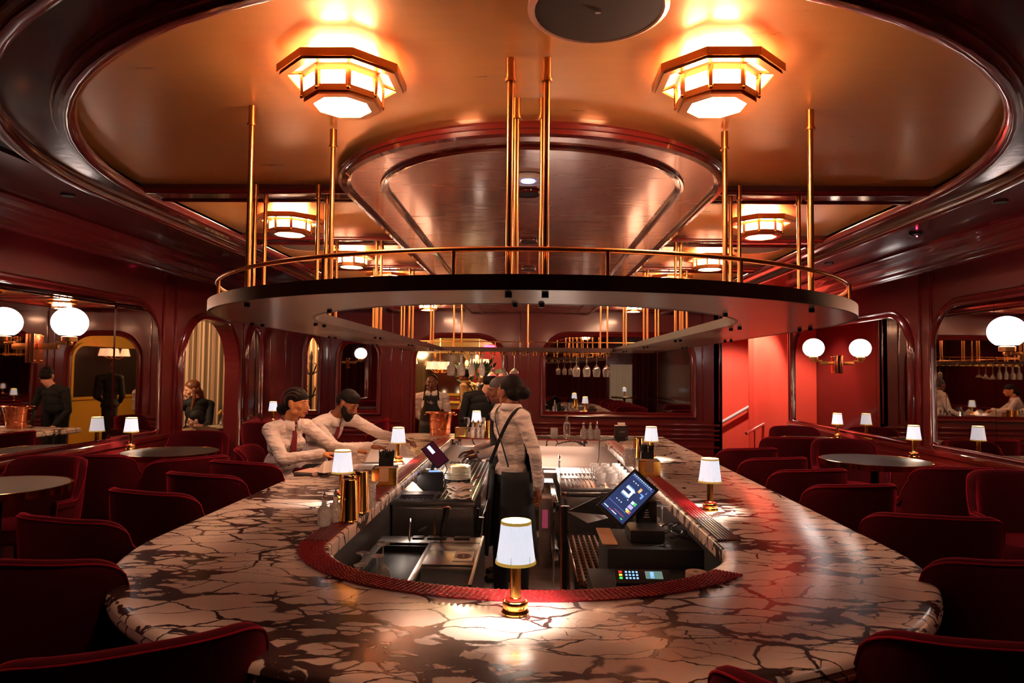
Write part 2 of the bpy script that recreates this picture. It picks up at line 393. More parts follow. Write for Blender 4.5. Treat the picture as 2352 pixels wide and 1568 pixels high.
# floors: dining level and sunken service well inside the bar
fl = MB(); fl.box((-2.75,4,-.05),(3.6,13.6,.1)); fl.box((2.75,4,-.05),(3.6,13.6,.1)); fl.box((0,-.4,-.05),(1.9,5.0,.1)); fl.box((0,9.5,-.05),(1.9,3.6,.1))
struct(fl.build('floor', M['carpet'], smooth=0))
struct(MB().box((0,4.95,-.3),(1.9,5.9,.1)).build('floor_sunken', M['tile'], smooth=0)).name = 'floor_bar_well'
struct(MB().box((0,(YR+9.62)/2,ZC+.05),(7.5,12.2,.1)).build('ceiling', M['black'], smooth=0))
so = MB()
for s in (-1, 1): so.box((s*3.2,(YR+9.62)/2,ZC-.005),(.86,12.0,.03))
struct(so.build('ceiling_soffit', M['soffit'], smooth=0))

# ------------------------------------------------------------------ dropped canopy over the bar
CY = 3.03
def stad(r, n=40, y1=YB, cy=CY, b=None):
    b = b or r; P = [(r, y1), (r, cy)]
    P = [(-r, y1)] + [(-r*math.cos(PI*i/n), cy - b*math.sin(PI*i/n)) for i in range(n+1)] + [(r, y1)]
    return P
def band(mb, A, B, z): # flat band between two open outlines with the same count
    n = len(A); mb.add([(x, y, z) for x, y in A]+[(x, y, z) for x, y in B], [(i, i+1, n+i+1, n+i) for i in range(n-1)])
mb = MB(); band(mb, stad(1.93), stad(1.75), 2.275)
A = stad(1.93); mb.sweep([(x,y,2.275) for x,y in A], (0,0,-1), [(0,0),(.0,.0),(0,-.3)], False)
struct(mb.build('ceiling_canopy_ring', M['ringlac']))
mb = MB(); g = stad(1.75); c_ = len(g)
mb.add([(x,y,2.30) for x,y in g], [tuple(range(c_))]); struct(mb.build('ceiling_gold', M['gold']))
mo = [(-.035,.0),(-.03,.02),(-.012,.03),(.008,.03),(.012,.02),(.026,.02),(.034,.008),(.036,-.02)]
trim(MB().sweep([(x,y,2.275) for x,y in stad(1.95)], (0,0,-1), mo, False))
trim(MB().sweep([(x,y,2.275) for x,y in stad(1.755)], (0,0,-1), mo, False))
# transverse beams
bm_ = MB(); tb = MB(); bl = MB()
for i, y in enumerate((3.05,4.13,5.23,6.33,7.43,8.53)):
    [bm_.box((s_*1.27,y,2.29),(.95,.15,.05)) for s_ in (-1,1)]
    for dy in (-.075,.075):
        for s_ in (-1,1): tb.tube((s_*1.75,y+dy,2.268),(s_*.80,y+dy,2.268),.012,n=8)
trim(bm_, M['ringlac']); trim(tb)
# long central panel with rounded end
LZ = 2.97
mb = MB(); band(mb, stad(.80,cy=LZ), stad(.635,cy=LZ), 2.262)
struct(mb.build('ceiling_centre_ring', M['redlac']))
g = stad(.64, cy=LZ); mb = MB(); mb.add([(x,y,2.264) for x,y in g], [tuple(range(len(g)))]); struct(mb.build('ceiling_centre_panel', M['redlac']))
trim(MB().sweep([(x,y,2.27) for x,y in stad(.80,cy=LZ)], (0,0,-1), [(-.03,-.03),(-.028,.012),(-.012,.03),(.008,.026),(.012,.012),(.022,.012),(.026,0)], False), mat('cherry_gloss_trim',(.13,.014,.01),.2,0,1,.05))
trim(MB().sweep([(x,y,2.264) for x,y in stad(.635,cy=LZ)], (0,0,-1), [(-.02,0),(-.016,.012),(0,.016),(.004,.01),(.014,.012),(.018,0)], False))

# ------------------------------------------------------------------ spaces beyond the openings
# curtained room to the left
struct(MB().box((-6.6,8.0,1.2),(.1,9,3)).build('wall_lounge_side', M['lacq'], smooth=0))
def curtain(p, q, z0, z1, amp=.03, per=.11, n=None):
    p, q = V(p), V(q); d = (q-p); L_ = d.length; t = d.normalized(); nn = V((-t.y, t.x, 0)); n = int(L_/per*10)
    vs = []
    for i in range(n+1):
        s_ = L_*i/n; o = p+t*s_+nn*amp*math.sin(2*PI*s_/per)+nn*amp*.4*math.sin(2*PI*s_/(per*2.3)+1)
        vs += [(o.x,o.y,z0),(o.x,o.y,z1)]
    mb = MB(); mb.add(vs, [(2*i,2*i+2,2*i+3,2*i+1) for i in range(n)]); return mb
# striped drape: built along its own x axis so that the stripes follow it
def drape(L_, z0, z1, loc, rz, label):
    o = curtain((0,0,0),(L_,0,0),z0,z1,.022,.115).build('striped_curtain', M['stripe']); o.location = loc; o.rotation_euler = (0,0,rz)
    tag(o, label, 'curtain'); return o
drape(1.95, .02, 2.5, (-5.8,9.2,0), 0, 'cream and brown striped curtain beyond the left arched opening')
drape(1.8, .02, 2.5, (-4.6,10.75,0), 0, 'striped curtain behind the iron coat stand in the narrow arch')
# ochre dining room beyond the back wall
yr = MB()
yr.box((-1.2,14.6,1.3),(5.2,.1,2.8)); yr.box((-3.75,12,1.3),(.1,5.2,2.8))
struct(yr.build('wall_dining_room', M['yellow'], smooth=0))
struct(MB().box((-.9,12,2.34),(5.6,5.6,.1)).build('ceiling_dining_room', M['yellow'], smooth=0))
struct(MB().box((1.35,11.9,1.3),(.1,5.4,2.8)).build('wall_dining_right', M['yellow'], smooth=0))
struct(MB().box((-1,11.8,-.06),(6,5.2,.1)).build('floor_dining_room', M['carpet'], smooth=0))
tt = MB()
for z in (.82,.9,1.22,1.3,2.05,2.1): tt.box((-1.3,14.52,z),(4.6,.06,.035))
for x in (-3.2,-2.6,-.55,.4): tt.box((x,14.5,1.2),(.09,.08,2.3))
for k in range(5): tt.box((-1.2, 10+k*.9, 2.27),(5,.07,.05))
trim(tt, M['yellow'])
# side opening (seen only in the left mirrors): ochre pilaster frame
# stair hall to the right of the back wall
struct(MB().box((3.1,11.2,1.3),(2.4,.1,3.1)).build('wall_stair_hall', M['redpl'], smooth=0))
struct(MB().box((2.5,10.2,1.3),(.1,2.1,3.1)).build('wall_stair_inner', M['lacq'], smooth=0))
cw = MB(); vs = []; n = 16
for i in range(n+1):
    t = i/n; x = 3.62 - .30*(1-math.cos(t*PI/2)) ; y = 9.5+ .95*math.sin(t*PI/2)
    vs += [(x,y,-.3),(x,y,2.7)]
cw.add(vs, [(2*i,2*i+2,2*i+3,2*i+1) for i in range(n)]); cw.box((4.0,10.44,1.2),(1.36,.04,3.0))
struct(cw.build('wall_stair_curve', M['redpl'], smooth=60))
struct(MB().box((3.2,10.4,-.05),(2.2,1.7,.1)).build('floor_stair_hall', M['carpet'], smooth=0))
struct(MB().box((3.2,10.4,2.66),(2.2,1.9,.1)).build('ceiling_stair_hall', M['redpl'], smooth=0))
# handrails
hr = thing('handrail', 'pale handrail rising along the red stair wall', 'handrail', (2.6,11.1,0))
mb = MB(); mb.tube((.0,-.04,.42),(1.1,-.04,1.06),.026); mb.build('rail', M['whitepl'], hr)
mb = MB(); 
for s_ in (.12,.9): MB().path([(s_,0,.42+s_*.58-.02-.06),(s_,-.04,.42+s_*.58-.04)],.01).build('bracket', M['steelpol'], hr)
h2 = thing('handrail', 'short chrome handrail end on a post beside the curved red wall', 'handrail', (3.2,10.2,0))
mb = MB(); mb.tube((.0,0,.60),(.30,.1,.74),.024); mb.build('rail', M['steelpol'], h2)
MB().tube((.14,.04,0),(.14,.04,.66),.012).build('post', M['steelpol'], h2)
# rear wall: drapes and a sheer window, seen in the mirrors
for x0, x1, lb in ((-3.5,-.4,'dark red drapes hanging on the wall behind the photographer, left half'),(-.3,2.3,'dark red drapes hanging on the wall behind the photographer, right half')):
    o = curtain((x0,YR+.12,0),(x1,YR+.12,0),.02,2.4,.04,.16).build('red_curtain', M['curt']); tag(o, lb, 'curtain')
o = curtain((3.12,YR+.35,0),(3.56,YR+.12,0),.02,2.4,.04,.14).build('red_curtain', M['curt']); tag(o, 'dark red drape right of the sheer window, seen in the back mirror', 'curtain')
o = curtain((2.4,YR+.1,0),(3.08,YR+.1,0),.05,1.72,.03,.09).build('sheer_curtain', M['sheer']); tag(o, 'pale sheer curtain over the window reflected in the back mirror', 'curtain')
# ------------------------------------------------------------------ wall mirrors
def mirror_thing(label, org, to3, nrm, x0, x1, z0, z1, r, seams=(), tilt=0, flip=1, name='wall_mirror'):
    t = thing(name, label, 'mirror', org, 0, None); O = V(org); out = rrect(x0, x1, z0, z1, r, 12)
    MB().sweep([V(to3(*p))-O for p in out], nrm, FR, True, flip).build('frame', M['lacqtrim'], t, 50)
    def zt(s):
        rx, rz = r if hasattr(r,'__len__') else (r, r)
        if s < x0+rx: u = (x0+rx-s)/rx
        elif s > x1-rx: u = (s-(x1-rx))/rx
        else: u = 0
        return z1-rz+rz*math.sqrt(max(0, 1-u*u))
    cuts = [x0]+list(seams)+[x1]
    for i in range(len(cuts)-1):
        a, b = cuts[i]+.003, cuts[i+1]-.003; n = 24; mb = MB(); vs = []; N_ = V(nrm)
        for k in range(n+1):
            s = a+(b-a)*k/n; off = .012+tilt*(s-(a+b)/2)
            top = max(zt(s), z0+.01)
            for h in (off, .001): vs += [V(to3(s, z0))-O+N_*h, V(to3(s, top))-O+N_*h]
        fs = []
        for k in range(n):
            q = 4*k; w = q+4
            fs += [(q, w, w+1, q+1), (q+2, q+3, w+3, w+2), (q, q+2, w+2, w), (q+1, w+1, w+3, q+3)]
        fs += [(0,1,3,2), (4*n, 4*n+2, 4*n+3, 4*n+1)]
        mb.add(vs, fs); mb.build('pane', M['mirror'], t, 0)
    return t
mirror_thing('long wall mirror behind the nearer left round tables, with a vertical seam', (XL,4.9,.87), toL, (1,0,0), 3.2, 6.52, .875, 2.05, (.36,.36), (5.74,), .042, -1)
mirror_thing('narrow mirror on the left wall in the far corner beside a lit table lamp', (XL,8.9,.86), toL, (1,0,0), 8.66, 9.08, .865, 2.0, (.2,.36), (), 0, -1)
mirror_thing('long wall mirror at the right edge behind the near right round table', (XR,4.7,.87), toR, (-1,0,0), 3.2, 6.16, .875, 2.07, (.36,.36), (5.36,), 0, 1)
mirror_thing('wall mirror reflecting the lit red plaster, behind the far right round table', (XR,8,.87), toR, (-1,0,0), 6.55, 9.38, .86, 2.05, (.36,.36), (7.17,8.6), 0, 1)
mirror_thing('wide mirror behind the back counter reflecting the bar', (1.17,YB,.88), toB, (0,-1,0), .143, 2.215, .88, 2.02, (.38,.38), (.66,1.70), 0, 1)
mirror_thing('tall narrow mirror reflecting two globes, behind the seated man', (-2.3,YB,.87), toB, (0,-1,0), -2.61, -1.98, .875, 1.9, (.2,.24), (), 0, 1)

# ------------------------------------------------------------------ globe sconces
def sconce(label, x, y, z, s):
    t = thing('wall_sconce', label, 'wall lamp', (x, y, z), 0 if s > 0 else PI, 'globe sconces on the side mirrors')
    # local +x points into the room
    bp_ = MB().box((.03,0,-.19),(.035,.10,.21), bev=.004).build('back_plate', M['copper'], t)
    for a in (-.035,.035):
        for b in (-.28,-.10): MB().ell((.05,a,b), .006, n=8, m=6).build('screw', M['brass'], bp_)
    mb = MB(); mb.box((.12,0,-.175),(.15,.024,.045), bev=.01); mb.box((.235,0,-.15),(.12,.03,.022), bev=.008); mb.build('arm', M['brassd'], t)
    MB().lathe([(.022,-.165),(.024,-.14),(.05,-.135),(.052,-.105),(.04,-.10)], (.27,0,0)).build('globe_holder', M['brassd'], t)
    R_ = .118; prof = []
    for k in range(25):
        a = -PI/2+PI*k/24; z_ = R_*math.sin(a)
        if z_ > -.098: prof.append((max(R_*math.cos(a),.0), z_*.93))
    MB().lathe([(0,-.091)]+[(.066,-.091)]+prof[:-1]+[(0,R_*.93)], (.27,0,0), 32).build('globe', M['globe'], t, 60)
    return t
sc = sconce('globe sconce on the long left mirror near the left edge', XL+.012, 4.86, 1.80, 1)
copy_tree(sc, (XR-.012, 8.07, 1.79), PI, 'globe sconce on the right mirror beside the red stair hall')
copy_tree(sc, (XR-.012, 4.83, 1.79), PI, 'globe sconce cut off by the right edge of the picture')

# ------------------------------------------------------------------ ceiling lanterns
def oct_ring(mb, r0_, r1_, z0, z1): # octagonal band between two radii (tube like)
    mb.lathe([(r0_,z0),(r1_,z0),(r1_,z1),(r0_,z1),(r0_,z0)], n=8, a0=PI/8)
def lantern(loc, label):
    t = thing('ceiling_lantern', label, 'ceiling light', loc, 0, 'octagonal brass lanterns on the gold ceiling')
    br = M['brassd']
    mb = MB(); oct_ring(mb, .170, .187, -.048, -.026); oct_ring(mb, .156, .178, -.053, -.046)
    for i in range(8):
        a = PI/8+i*PI/4; mb.tube((.165*math.cos(a), .165*math.sin(a), -.047), (.108*math.cos(a), .108*math.sin(a), -.036), .0055, n=6)
    mb.build('brim_frame', br, t, 30)
    mb = MB(); mb.lathe([(.170,-.046),(.108,-.034)], n=8, a0=PI/8, cap=False); mb.build('brim_glass', M['panelup'], t, 0)
    mb = MB(); oct_ring(mb, .100,.1195,-.058,-.036); oct_ring(mb, .096,.1175,-.113,-.095); oct_ring(mb, .083,.110,-.121,-.113)
    for i in range(8):
        a = PI/8+i*PI/4; c_, s_ = math.cos(a), math.sin(a)
        mb.tube((.1135*c_, .1135*s_, -.045), (.111*c_, .111*s_, -.104), .0095, n=6); mb.tube((.111*c_, .111*s_, -.104), (.1*c_, .1*s_, -.118), .005, n=6)
    o_ = mb.build('lantern_frame', br, t, 30)
    for i in range(8):
        a = PI/8+i*PI/4; MB().ell((.116*math.cos(a), .116*math.sin(a), -.106), .006, n=8, m=6).build('finial', M['brass'], o_)
    MB().lathe([(.106,-.042),(.104,-.104),(.092,-.117),(0,-.118)], n=8, a0=PI/8).build('lantern_glass', M['panel'], t, 0)
    mb = MB(); mb.lathe([(.092,-.034),(.092,-.003)], n=8, a0=PI/8, cap=False); mb.build('ceiling_glow_band', M['upper'], t, 0)  # glowing band added above the brim to light the ceiling orange
    t.scale = (.92,.92,.95); return t
Z0 = 2.30
la = lantern((-.51,1.80,Z0), 'large near octagonal lantern left of the centre rods')
def putl(x, y, lb): copy_tree(la, (x,y,Z0), 0, lb)
putl(.49,1.80,'large near octagonal lantern right of the centre rods')
ordn = ['second','third','fourth','fifth','farthest']
for i, (xl_, xr_, y) in enumerate(((-1.27,1.19,3.54),(-1.235,1.22,4.66),(-1.19,1.16,5.62),(-1.2,1.2,6.87),(-1.2,1.2,7.97))):
    putl(xl_, y, '%s octagonal lantern back along the left side of the ceiling' % ordn[i]); putl(xr_, y, '%s octagonal lantern back along the right side of the ceiling' % ordn[i])

# ceiling discs, grilles and detectors
def disc(name, label, cat, loc, r, h, m1, m2=None, extra=None):
    t = thing(name, label, cat, loc)
    MB().lathe([(r*1.0,0),(r*1.0,-h*.6),(r*.93,-h),(r*.9,-h*.8)], n=40, cap=False).build('rim', m1, t)
    MB().lathe([(0,-h*.8),(r*.91,-h*.8)], n=40, cap=False).build('face', m2 or m1, t)
    return t
dg = mat('speaker_grille', (.05,.035,.03), .8); rm = mat('pale_pink_rim', (.5,.28,.2), .4)
t = disc('ceiling_speaker','large dark round speaker disc cut by the top edge of the picture','speaker',(.146,1.50,2.298),.158,.012,rm,dg)
MB().box((0,.0,-.013),(.012,.008,.003)).build('indicator', M['whitepl'], t)
disc('ceiling_speaker','grey round disc in the gold panel behind the second left lantern','speaker',(-1.495,4.45,2.298),.16,.012,rm,mat('grey_disc',(.12,.08,.06),.5))
disc('ceiling_speaker','grey round disc in the gold panel behind the second right lantern','speaker',(1.475,4.45,2.298),.16,.012,rm,mat('grey_disc_right',(.12,.08,.06),.5))
t = disc('access_point','white round wireless access point with a blue light ring','access point',(-.013,2.72,2.262),.066,.02,M['whitepl'],M['whitepl'])
MB().lathe([(.02,-.0195),(.026,-.0195),(.026,-.018)], n=32).build('light_ring', M['ledblue'], t)
for y, r_, lb in ((2.95,.055,'round dark grille just behind the white access point'),(4.04,.055,'round dark grille in the middle of the long red ceiling panel'),(5.17,.055,'round dark grille at the far end of the red ceiling panel')):
    disc('downlight', lb, 'ceiling light', (-.013,y,2.262), r_, .014, M['lacqtrim'], M['black'])  # round grilles in the panel, no lamp in them
DL = [(-3.02,4.33),(3.0,4.4),(-3.0,6.6),(3.0,6.9),(-2.9,1.6),(2.9,1.6)]  # last pair is unseen, added for fill light
for (x, y), lb in zip(DL, ('small dark downlight in the left soffit','small dark downlight in the right soffit','small dark downlight farther back in the left soffit','small dark downlight farther back in the right soffit','unseen downlight added near the camera in the left soffit for fill','unseen downlight added near the camera in the right soffit for fill')):
    disc('downlight', lb, 'ceiling light', (x,y,2.60), .045, .012, M['lacqtrim'], M['black'])
for x, y, lb in ((-2.97,7.2,'smoke detector with a red light in the left soffit'),(3.02,5.4,'smoke detector with a red light in the right soffit')):
    t = thing('smoke_detector', lb, 'smoke detector', (x,y,2.60)); MB().lathe([(.05,0),(.05,-.015),(.03,-.03),(0,-.03)], n=20).build('housing', M['dark'], t)
    MB().ell((0,-.02,-.031), .006, n=8, m=6).build('indicator', M['ledred'], t)

# ------------------------------------------------------------------ closed loops for the island
def loop(xl, xr, cy, b, yb, n=56, ns=14):
    cx, a = (xl+xr)/2, (xr-xl)/2; P = []
    for i in range(ns): P.append((xl, yb+(cy-yb)*i/ns))
    for i in range(n+1):
        t = PI*i/n; P.append((cx-a*math.cos(t), cy-b*math.sin(t)))
    for i in range(1, ns+1): P.append((xr, cy+(yb-cy)*i/ns))
    for i in range(1, ns): P.append((xr+(xl-xr)*i/ns, yb))
    return P
def ring(rows, close=True):
    """rows: list of (loop, z)"""
    mb = MB(); n = len(rows[0][0]); vs = []
    for L_, z in rows: vs += [(x, y, z) for x, y in L_]
    m = len(rows); fs = []
    for j in range(m if close else m-1):
        k = (j+1) % m
        for i in range(n): fs.append((j*n+i, j*n+(i+1) % n, k*n+(i+1) % n, k*n+i))
    mb.add(vs, fs); return mb
def outl(o): return loop(-1.60+o, 1.53-o, 2.92, 1.36-o, 7.88-o)
def innl(o): return loop(-.815-o, .80+o, 2.90, .615+o, 7.22+o)
bar = thing('bar_counter', 'large racetrack shaped bar with a cream marble top veined in dark violet', 'bar', (0,4.5,0))
Q = V((0,-4.5,0))
def off(mb, d=Q): mb.v = [(p[0]+d.x, p[1]+d.y, p[2]+d.z) for p in mb.v]; return mb
rows = [(innl(.03),.698),(innl(0),.700),(innl(0),.748),(innl(.004),.757),(innl(.012),.760),(outl(.03),.760),(outl(.016),.757),(outl(.006),.749),(outl(.002),.738),
        (outl(.008),.732),(outl(.0),.722),(outl(.002),.708),(outl(.012),.698),(outl(.04),.698)]
off(ring(rows)).build('countertop', M['marble'], bar, 50)
off(ring([(outl(.47),-.0),(outl(.47),.10),(outl(.45),.11),(outl(.45),.60),(outl(.43),.62),(outl(.43),.70)], False)).build('front_panel', M['lacq'], bar, 50)
off(ring([(innl(.17),-.25),(innl(.17),.70)], False)).build('inner_panel', mat('dark_well_panel',(.03,.02,.018),.5), bar, 50)
off(MB().box((.0,7.375,.56),(1.9,.02,.27))).build('back_splash', mat('beige_back_panel',(.6,.43,.35),.4), bar)
fp = loop(-1.25,1.18,2.92,1.01,7.5); mb = MB(); mb.path([(x,y,.18) for x,y in fp], .02, 8, True); off(mb).build('foot_rail', M['brassd'], bar, 60)

# ------------------------------------------------------------------ overhead shelf
SY = 2.92
bronze = bump(mat('bronze_shelf', (.24,.15,.10), .3, .75, .3, .15), 'NOISE', 5, .14, .006, (1.2,8,1), 6)
fasc = bump(mat('shelf_edge', (.075,.036,.03), .35, .35), 'NOISE', 5, .1, .004, (1,6,1), 5)
shelf = thing('overhead_shelf', 'racetrack shaped metal shelf hung on brass rods above the bar', 'shelf', (0,SY,1.68)); SQ = V((0,-SY,-1.68))
def so_(o): return loop(-1.265+o, 1.255-o, SY, 1.26-o, 7.10-o)
def si_(o): return loop(-.88-o, .83+o, SY, .90+o, 6.77+o)
off(ring([(si_(.012),1.680),(so_(.012),1.680),(so_(.012),1.716),(si_(.012),1.716)]), SQ).build('deck', bronze, shelf, 40)
off(ring([(so_(.012),1.679),(so_(0),1.679),(so_(0),1.718),(so_(.012),1.718)]), SQ).build('outer_edge_band', fasc, shelf, 40)
off(ring([(si_(.012),1.679),(si_(0),1.679),(si_(0),1.718),(si_(.012),1.718)]), SQ).build('inner_edge_band', fasc, shelf, 40)
mb = MB(); mb.path([(x,y,1.785) for x,y in so_(.03)], .0065, 8, True); off(mb, SQ).build('rail', M['brassd'], shelf, 60)
def rpost(x, y): MB().tube((x,y-SY,.036),(x,y-SY,.105),.0055,n=8).build('rail_post', M['brassd'], shelf)
for d in (9,27,60,76): # degrees either side of the front
    for s in (-1,1):
        a = math.radians(d)*s; rpost(1.235*math.sin(a), SY-1.23*math.cos(a))
for y in (3.3,4.1,4.9,5.7,6.5):
    for x in (-1.235,1.225): rpost(x,y)
for x in (-1.22,-.8,-.36,.4,.8,1.21): rpost(x,7.07)
def rod(x, y):
    mb = MB(); mb.tube((x,y-SY,.03),(x,y-SY,.59),.0085,n=10); mb.tube((x,y-SY,.555),(x,y-SY,.612),.0115,n=10); mb.tube((x,y-SY,.55),(x,y-SY,.557),.015,n=10)
    mb.build('hanger_rod', M['brassd'], shelf, 50)
    mb = MB(); mb.tube((x,y-SY,-.012),(x,y-SY,.002),.009,n=8); mb.build('rod_bolt', M['dark'], shelf)
for x, y in ((-.056,1.74),(.038,1.74),(-.045,2.0),(.033,2.0),(-.866,2.06),(-.672,2.265),(.855,2.09),(.648,2.28)): rod(x,y)
for y in (2.95,4.10,5.25,6.40):
    for x in (-1.215,-.935,.90,1.20):
        rod(x,y); rod(x+(.012 if x<0 else -.012),y+.085)
for x in (-.02,-.78,-.70,.72,.79): rod(x, 6.98)
# brass glass racks under the back run
def bracket(x):
    mb = MB(); w = .017
    for y in (6.84,7.03): mb.path([(x-w,y-SY,.002),(x-w,y-SY,-.036),(x-w+.012,y-SY,-.036)],.0038,6); mb.path([(x+w,y-SY,.002),(x+w,y-SY,-.036),(x+w-.012,y-SY,-.036)],.0038,6); mb.tube((x-w,y-SY,-.002),(x+w,y-SY,-.002),.0036,n=6)
    for a in (-w+.012,w-.012): mb.tube((x+a,6.84-SY,-.036),(x+a,7.03-SY,-.036),.0032,n=6)
    mb.build('glass_rack', M['brass'], shelf)
gx = [-.80,-.695,-.588,-.484,-.375,-.262,-.155,-.05,.055,.16,.265,.37,.475,.578,.678,.778]
for x in gx: bracket(x)

# ------------------------------------------------------------------ table lamps
def make_lamp():
    t = thing('table_lamp', 'x', 'lamp', (0,0,0))
    MB().lathe([(.041,0),(.042,.004),(.038,.009),(.034,.012),(.037,.018),(.039,.026),(.036,.036),(.030,.039),(.022,.040)], n=32).build('base', M['brass'], t, 35)
    MB().lathe([(.022,.0395),(.031,.0395),(.031,.041),(.018,.041)], n=24).build('base_collar', mat('red_enamel',(.4,.02,.02),.2,.3), t)
    mb = MB(); n = 12
    mb.lathe([(.0185,.04),(.0185,.045),(.0165,.047),(.0165,.165),(.012,.17),(.006,.172),(.006,.25)], n=20); mb.build('column', M['brass'], t, 40)
    mb = MB(); N = 72; vs = []; prof = [(.0585,.150),(.053,.19),(.0475,.235),(.0445,.268)]
    for r, z in prof:
        for i in range(N):
            rr = r + (.0007 if i % 2 else -.0004); a = 2*PI*i/N; vs.append((rr*math.cos(a), rr*math.sin(a), z))
    for r, z in reversed(prof):
        for i in range(N):
            rr = r-.0016; a = 2*PI*i/N; vs.append((rr*math.cos(a), rr*math.sin(a), z))
    fs = []
    for j in range(7):
        for i in range(N): fs.append((j*N+i, j*N+(i+1)%N, (j+1)*N+(i+1)%N, (j+1)*N+i))
    mb.add(vs, fs); sh_ = mb.build('lamp_shade', M['shade'], t, 0)
    mb = MB()
    for i in range(6):
        a = 2*PI*i/6+.3; mb.tube((.0590*math.cos(a),.0590*math.sin(a),.150),(.0558*math.cos(a),.0558*math.sin(a),.175),.0009,.0003,n=5)
    mb.build('seam', mat('shade_seam',(.3,.2,.15),.8), sh_)
    MB().lathe([(.0588,.146),(.0612,.146),(.0602,.155),(.0578,.155),(.0588,.146)], n=40).build('lower_ribbon', M['goldtrim'], sh_)
    mb = MB(); mb.lathe([(.0448,.262),(.0462,.262),(.0455,.271),(.0432,.271),(.0448,.262)], n=40); mb.build('upper_ribbon', M['goldtrim'], sh_)
    MB().ell((0,0,.256),(.011,.011,.006)).build('finial', M['brassd'], t)
    l = bpy.data.lights.new('bulb','POINT'); l.energy = LAMP_W; l.color = (1,.86,.74); l.shadow_soft_size = .012
    o = bpy.data.objects.new('bulb', l); C.objects.link(o); o.location = (0.029,-.012,.186); o.parent = t
    return t
LAMP_W = 3.2
lamp0 = make_lamp()
def lamp(first, loc, label, group='small brass table lamps'):
    if first: lamp0.location = loc; lamp0['label'] = label; lamp0['group'] = group
    else: copy_tree(lamp0, loc, random.uniform(0,1), label, group)
lamp(True, (-.036,2.065,.7635), 'near brass table lamp on the front of the bar, in front of the standing bartender')
CZ = .7605
for x, y, z, lb in ((.958,3.66,CZ,'brass table lamp on the right run of the bar beside the tilted till screen'),
    (-1.035,3.80,CZ,'brass table lamp on the left run of the bar behind the golden shaker tins'),
    (-1.026,5.37,CZ,'brass table lamp on the left run of the bar behind the black straws'),
    (1.02,5.75,CZ,'brass table lamp on the right run of the bar behind the napkin holder with straws'),
    (-3.40,5.78,.7805,'brass table lamp on the nearer full round table by the left mirror'),
    (3.315,6.0,.7805,'brass table lamp on the nearer round table by the right wall'),
    (3.43,7.72,.7805,'brass table lamp on the far round table by the right mirror'),
    (-3.35,8.88,.7805,'brass table lamp in the far left corner behind the high-backed chair'),
    (2.75,-1.6,.7805,'brass table lamp before the sheer curtain, seen in the back mirror')):
    lamp(False, (x,y,z), lb)

# ------------------------------------------------------------------ round side tables
def round_table(x, y, label, r=.38):
    t = thing('round_table', label, 'table', (x,y,0), 0, 'brass edged round tables along the walls')
    MB().lathe([(0,.752),(r-.010,.752),(r-.010,.7805),(0,.7805)], n=64).build('tabletop', M['table'], t, 40)
    MB().lathe([(r-.012,.738),(r+.003,.738),(r+.004,.781),(r-.006,.783),(r-.012,.738)], n=64).build('edge_band', M['brass'], t, 40)
    MB().lathe([(.04,.02),(.032,.06),(.032,.70),(.09,.75)], n=20).build('pedestal', M['dark'], t, 40)
    MB().lathe([(0,0),(.22,0),(.22,.012),(.05,.03)], n=32).build('foot', M['dark'], t, 40)
    return t
round_table(-3.0,5.68,'round table with a brass edge and lamp below the left mirror seam')
round_table(-3.12,3.96,'round table with a brass edge cut off by the left picture edge')
round_table(2.86,5.76,'round table with a brass edge and lamp at the nearer right wall', .42)
round_table(3.05,7.5,'far round table with a brass edge and lamp below the right globe sconce')
round_table(2.75,-1.6,'round table before the sheer curtain, seen in the back mirror')
round_table(-3.22,8.72,'round table in the far left corner hidden behind a high-backed chair', .33)

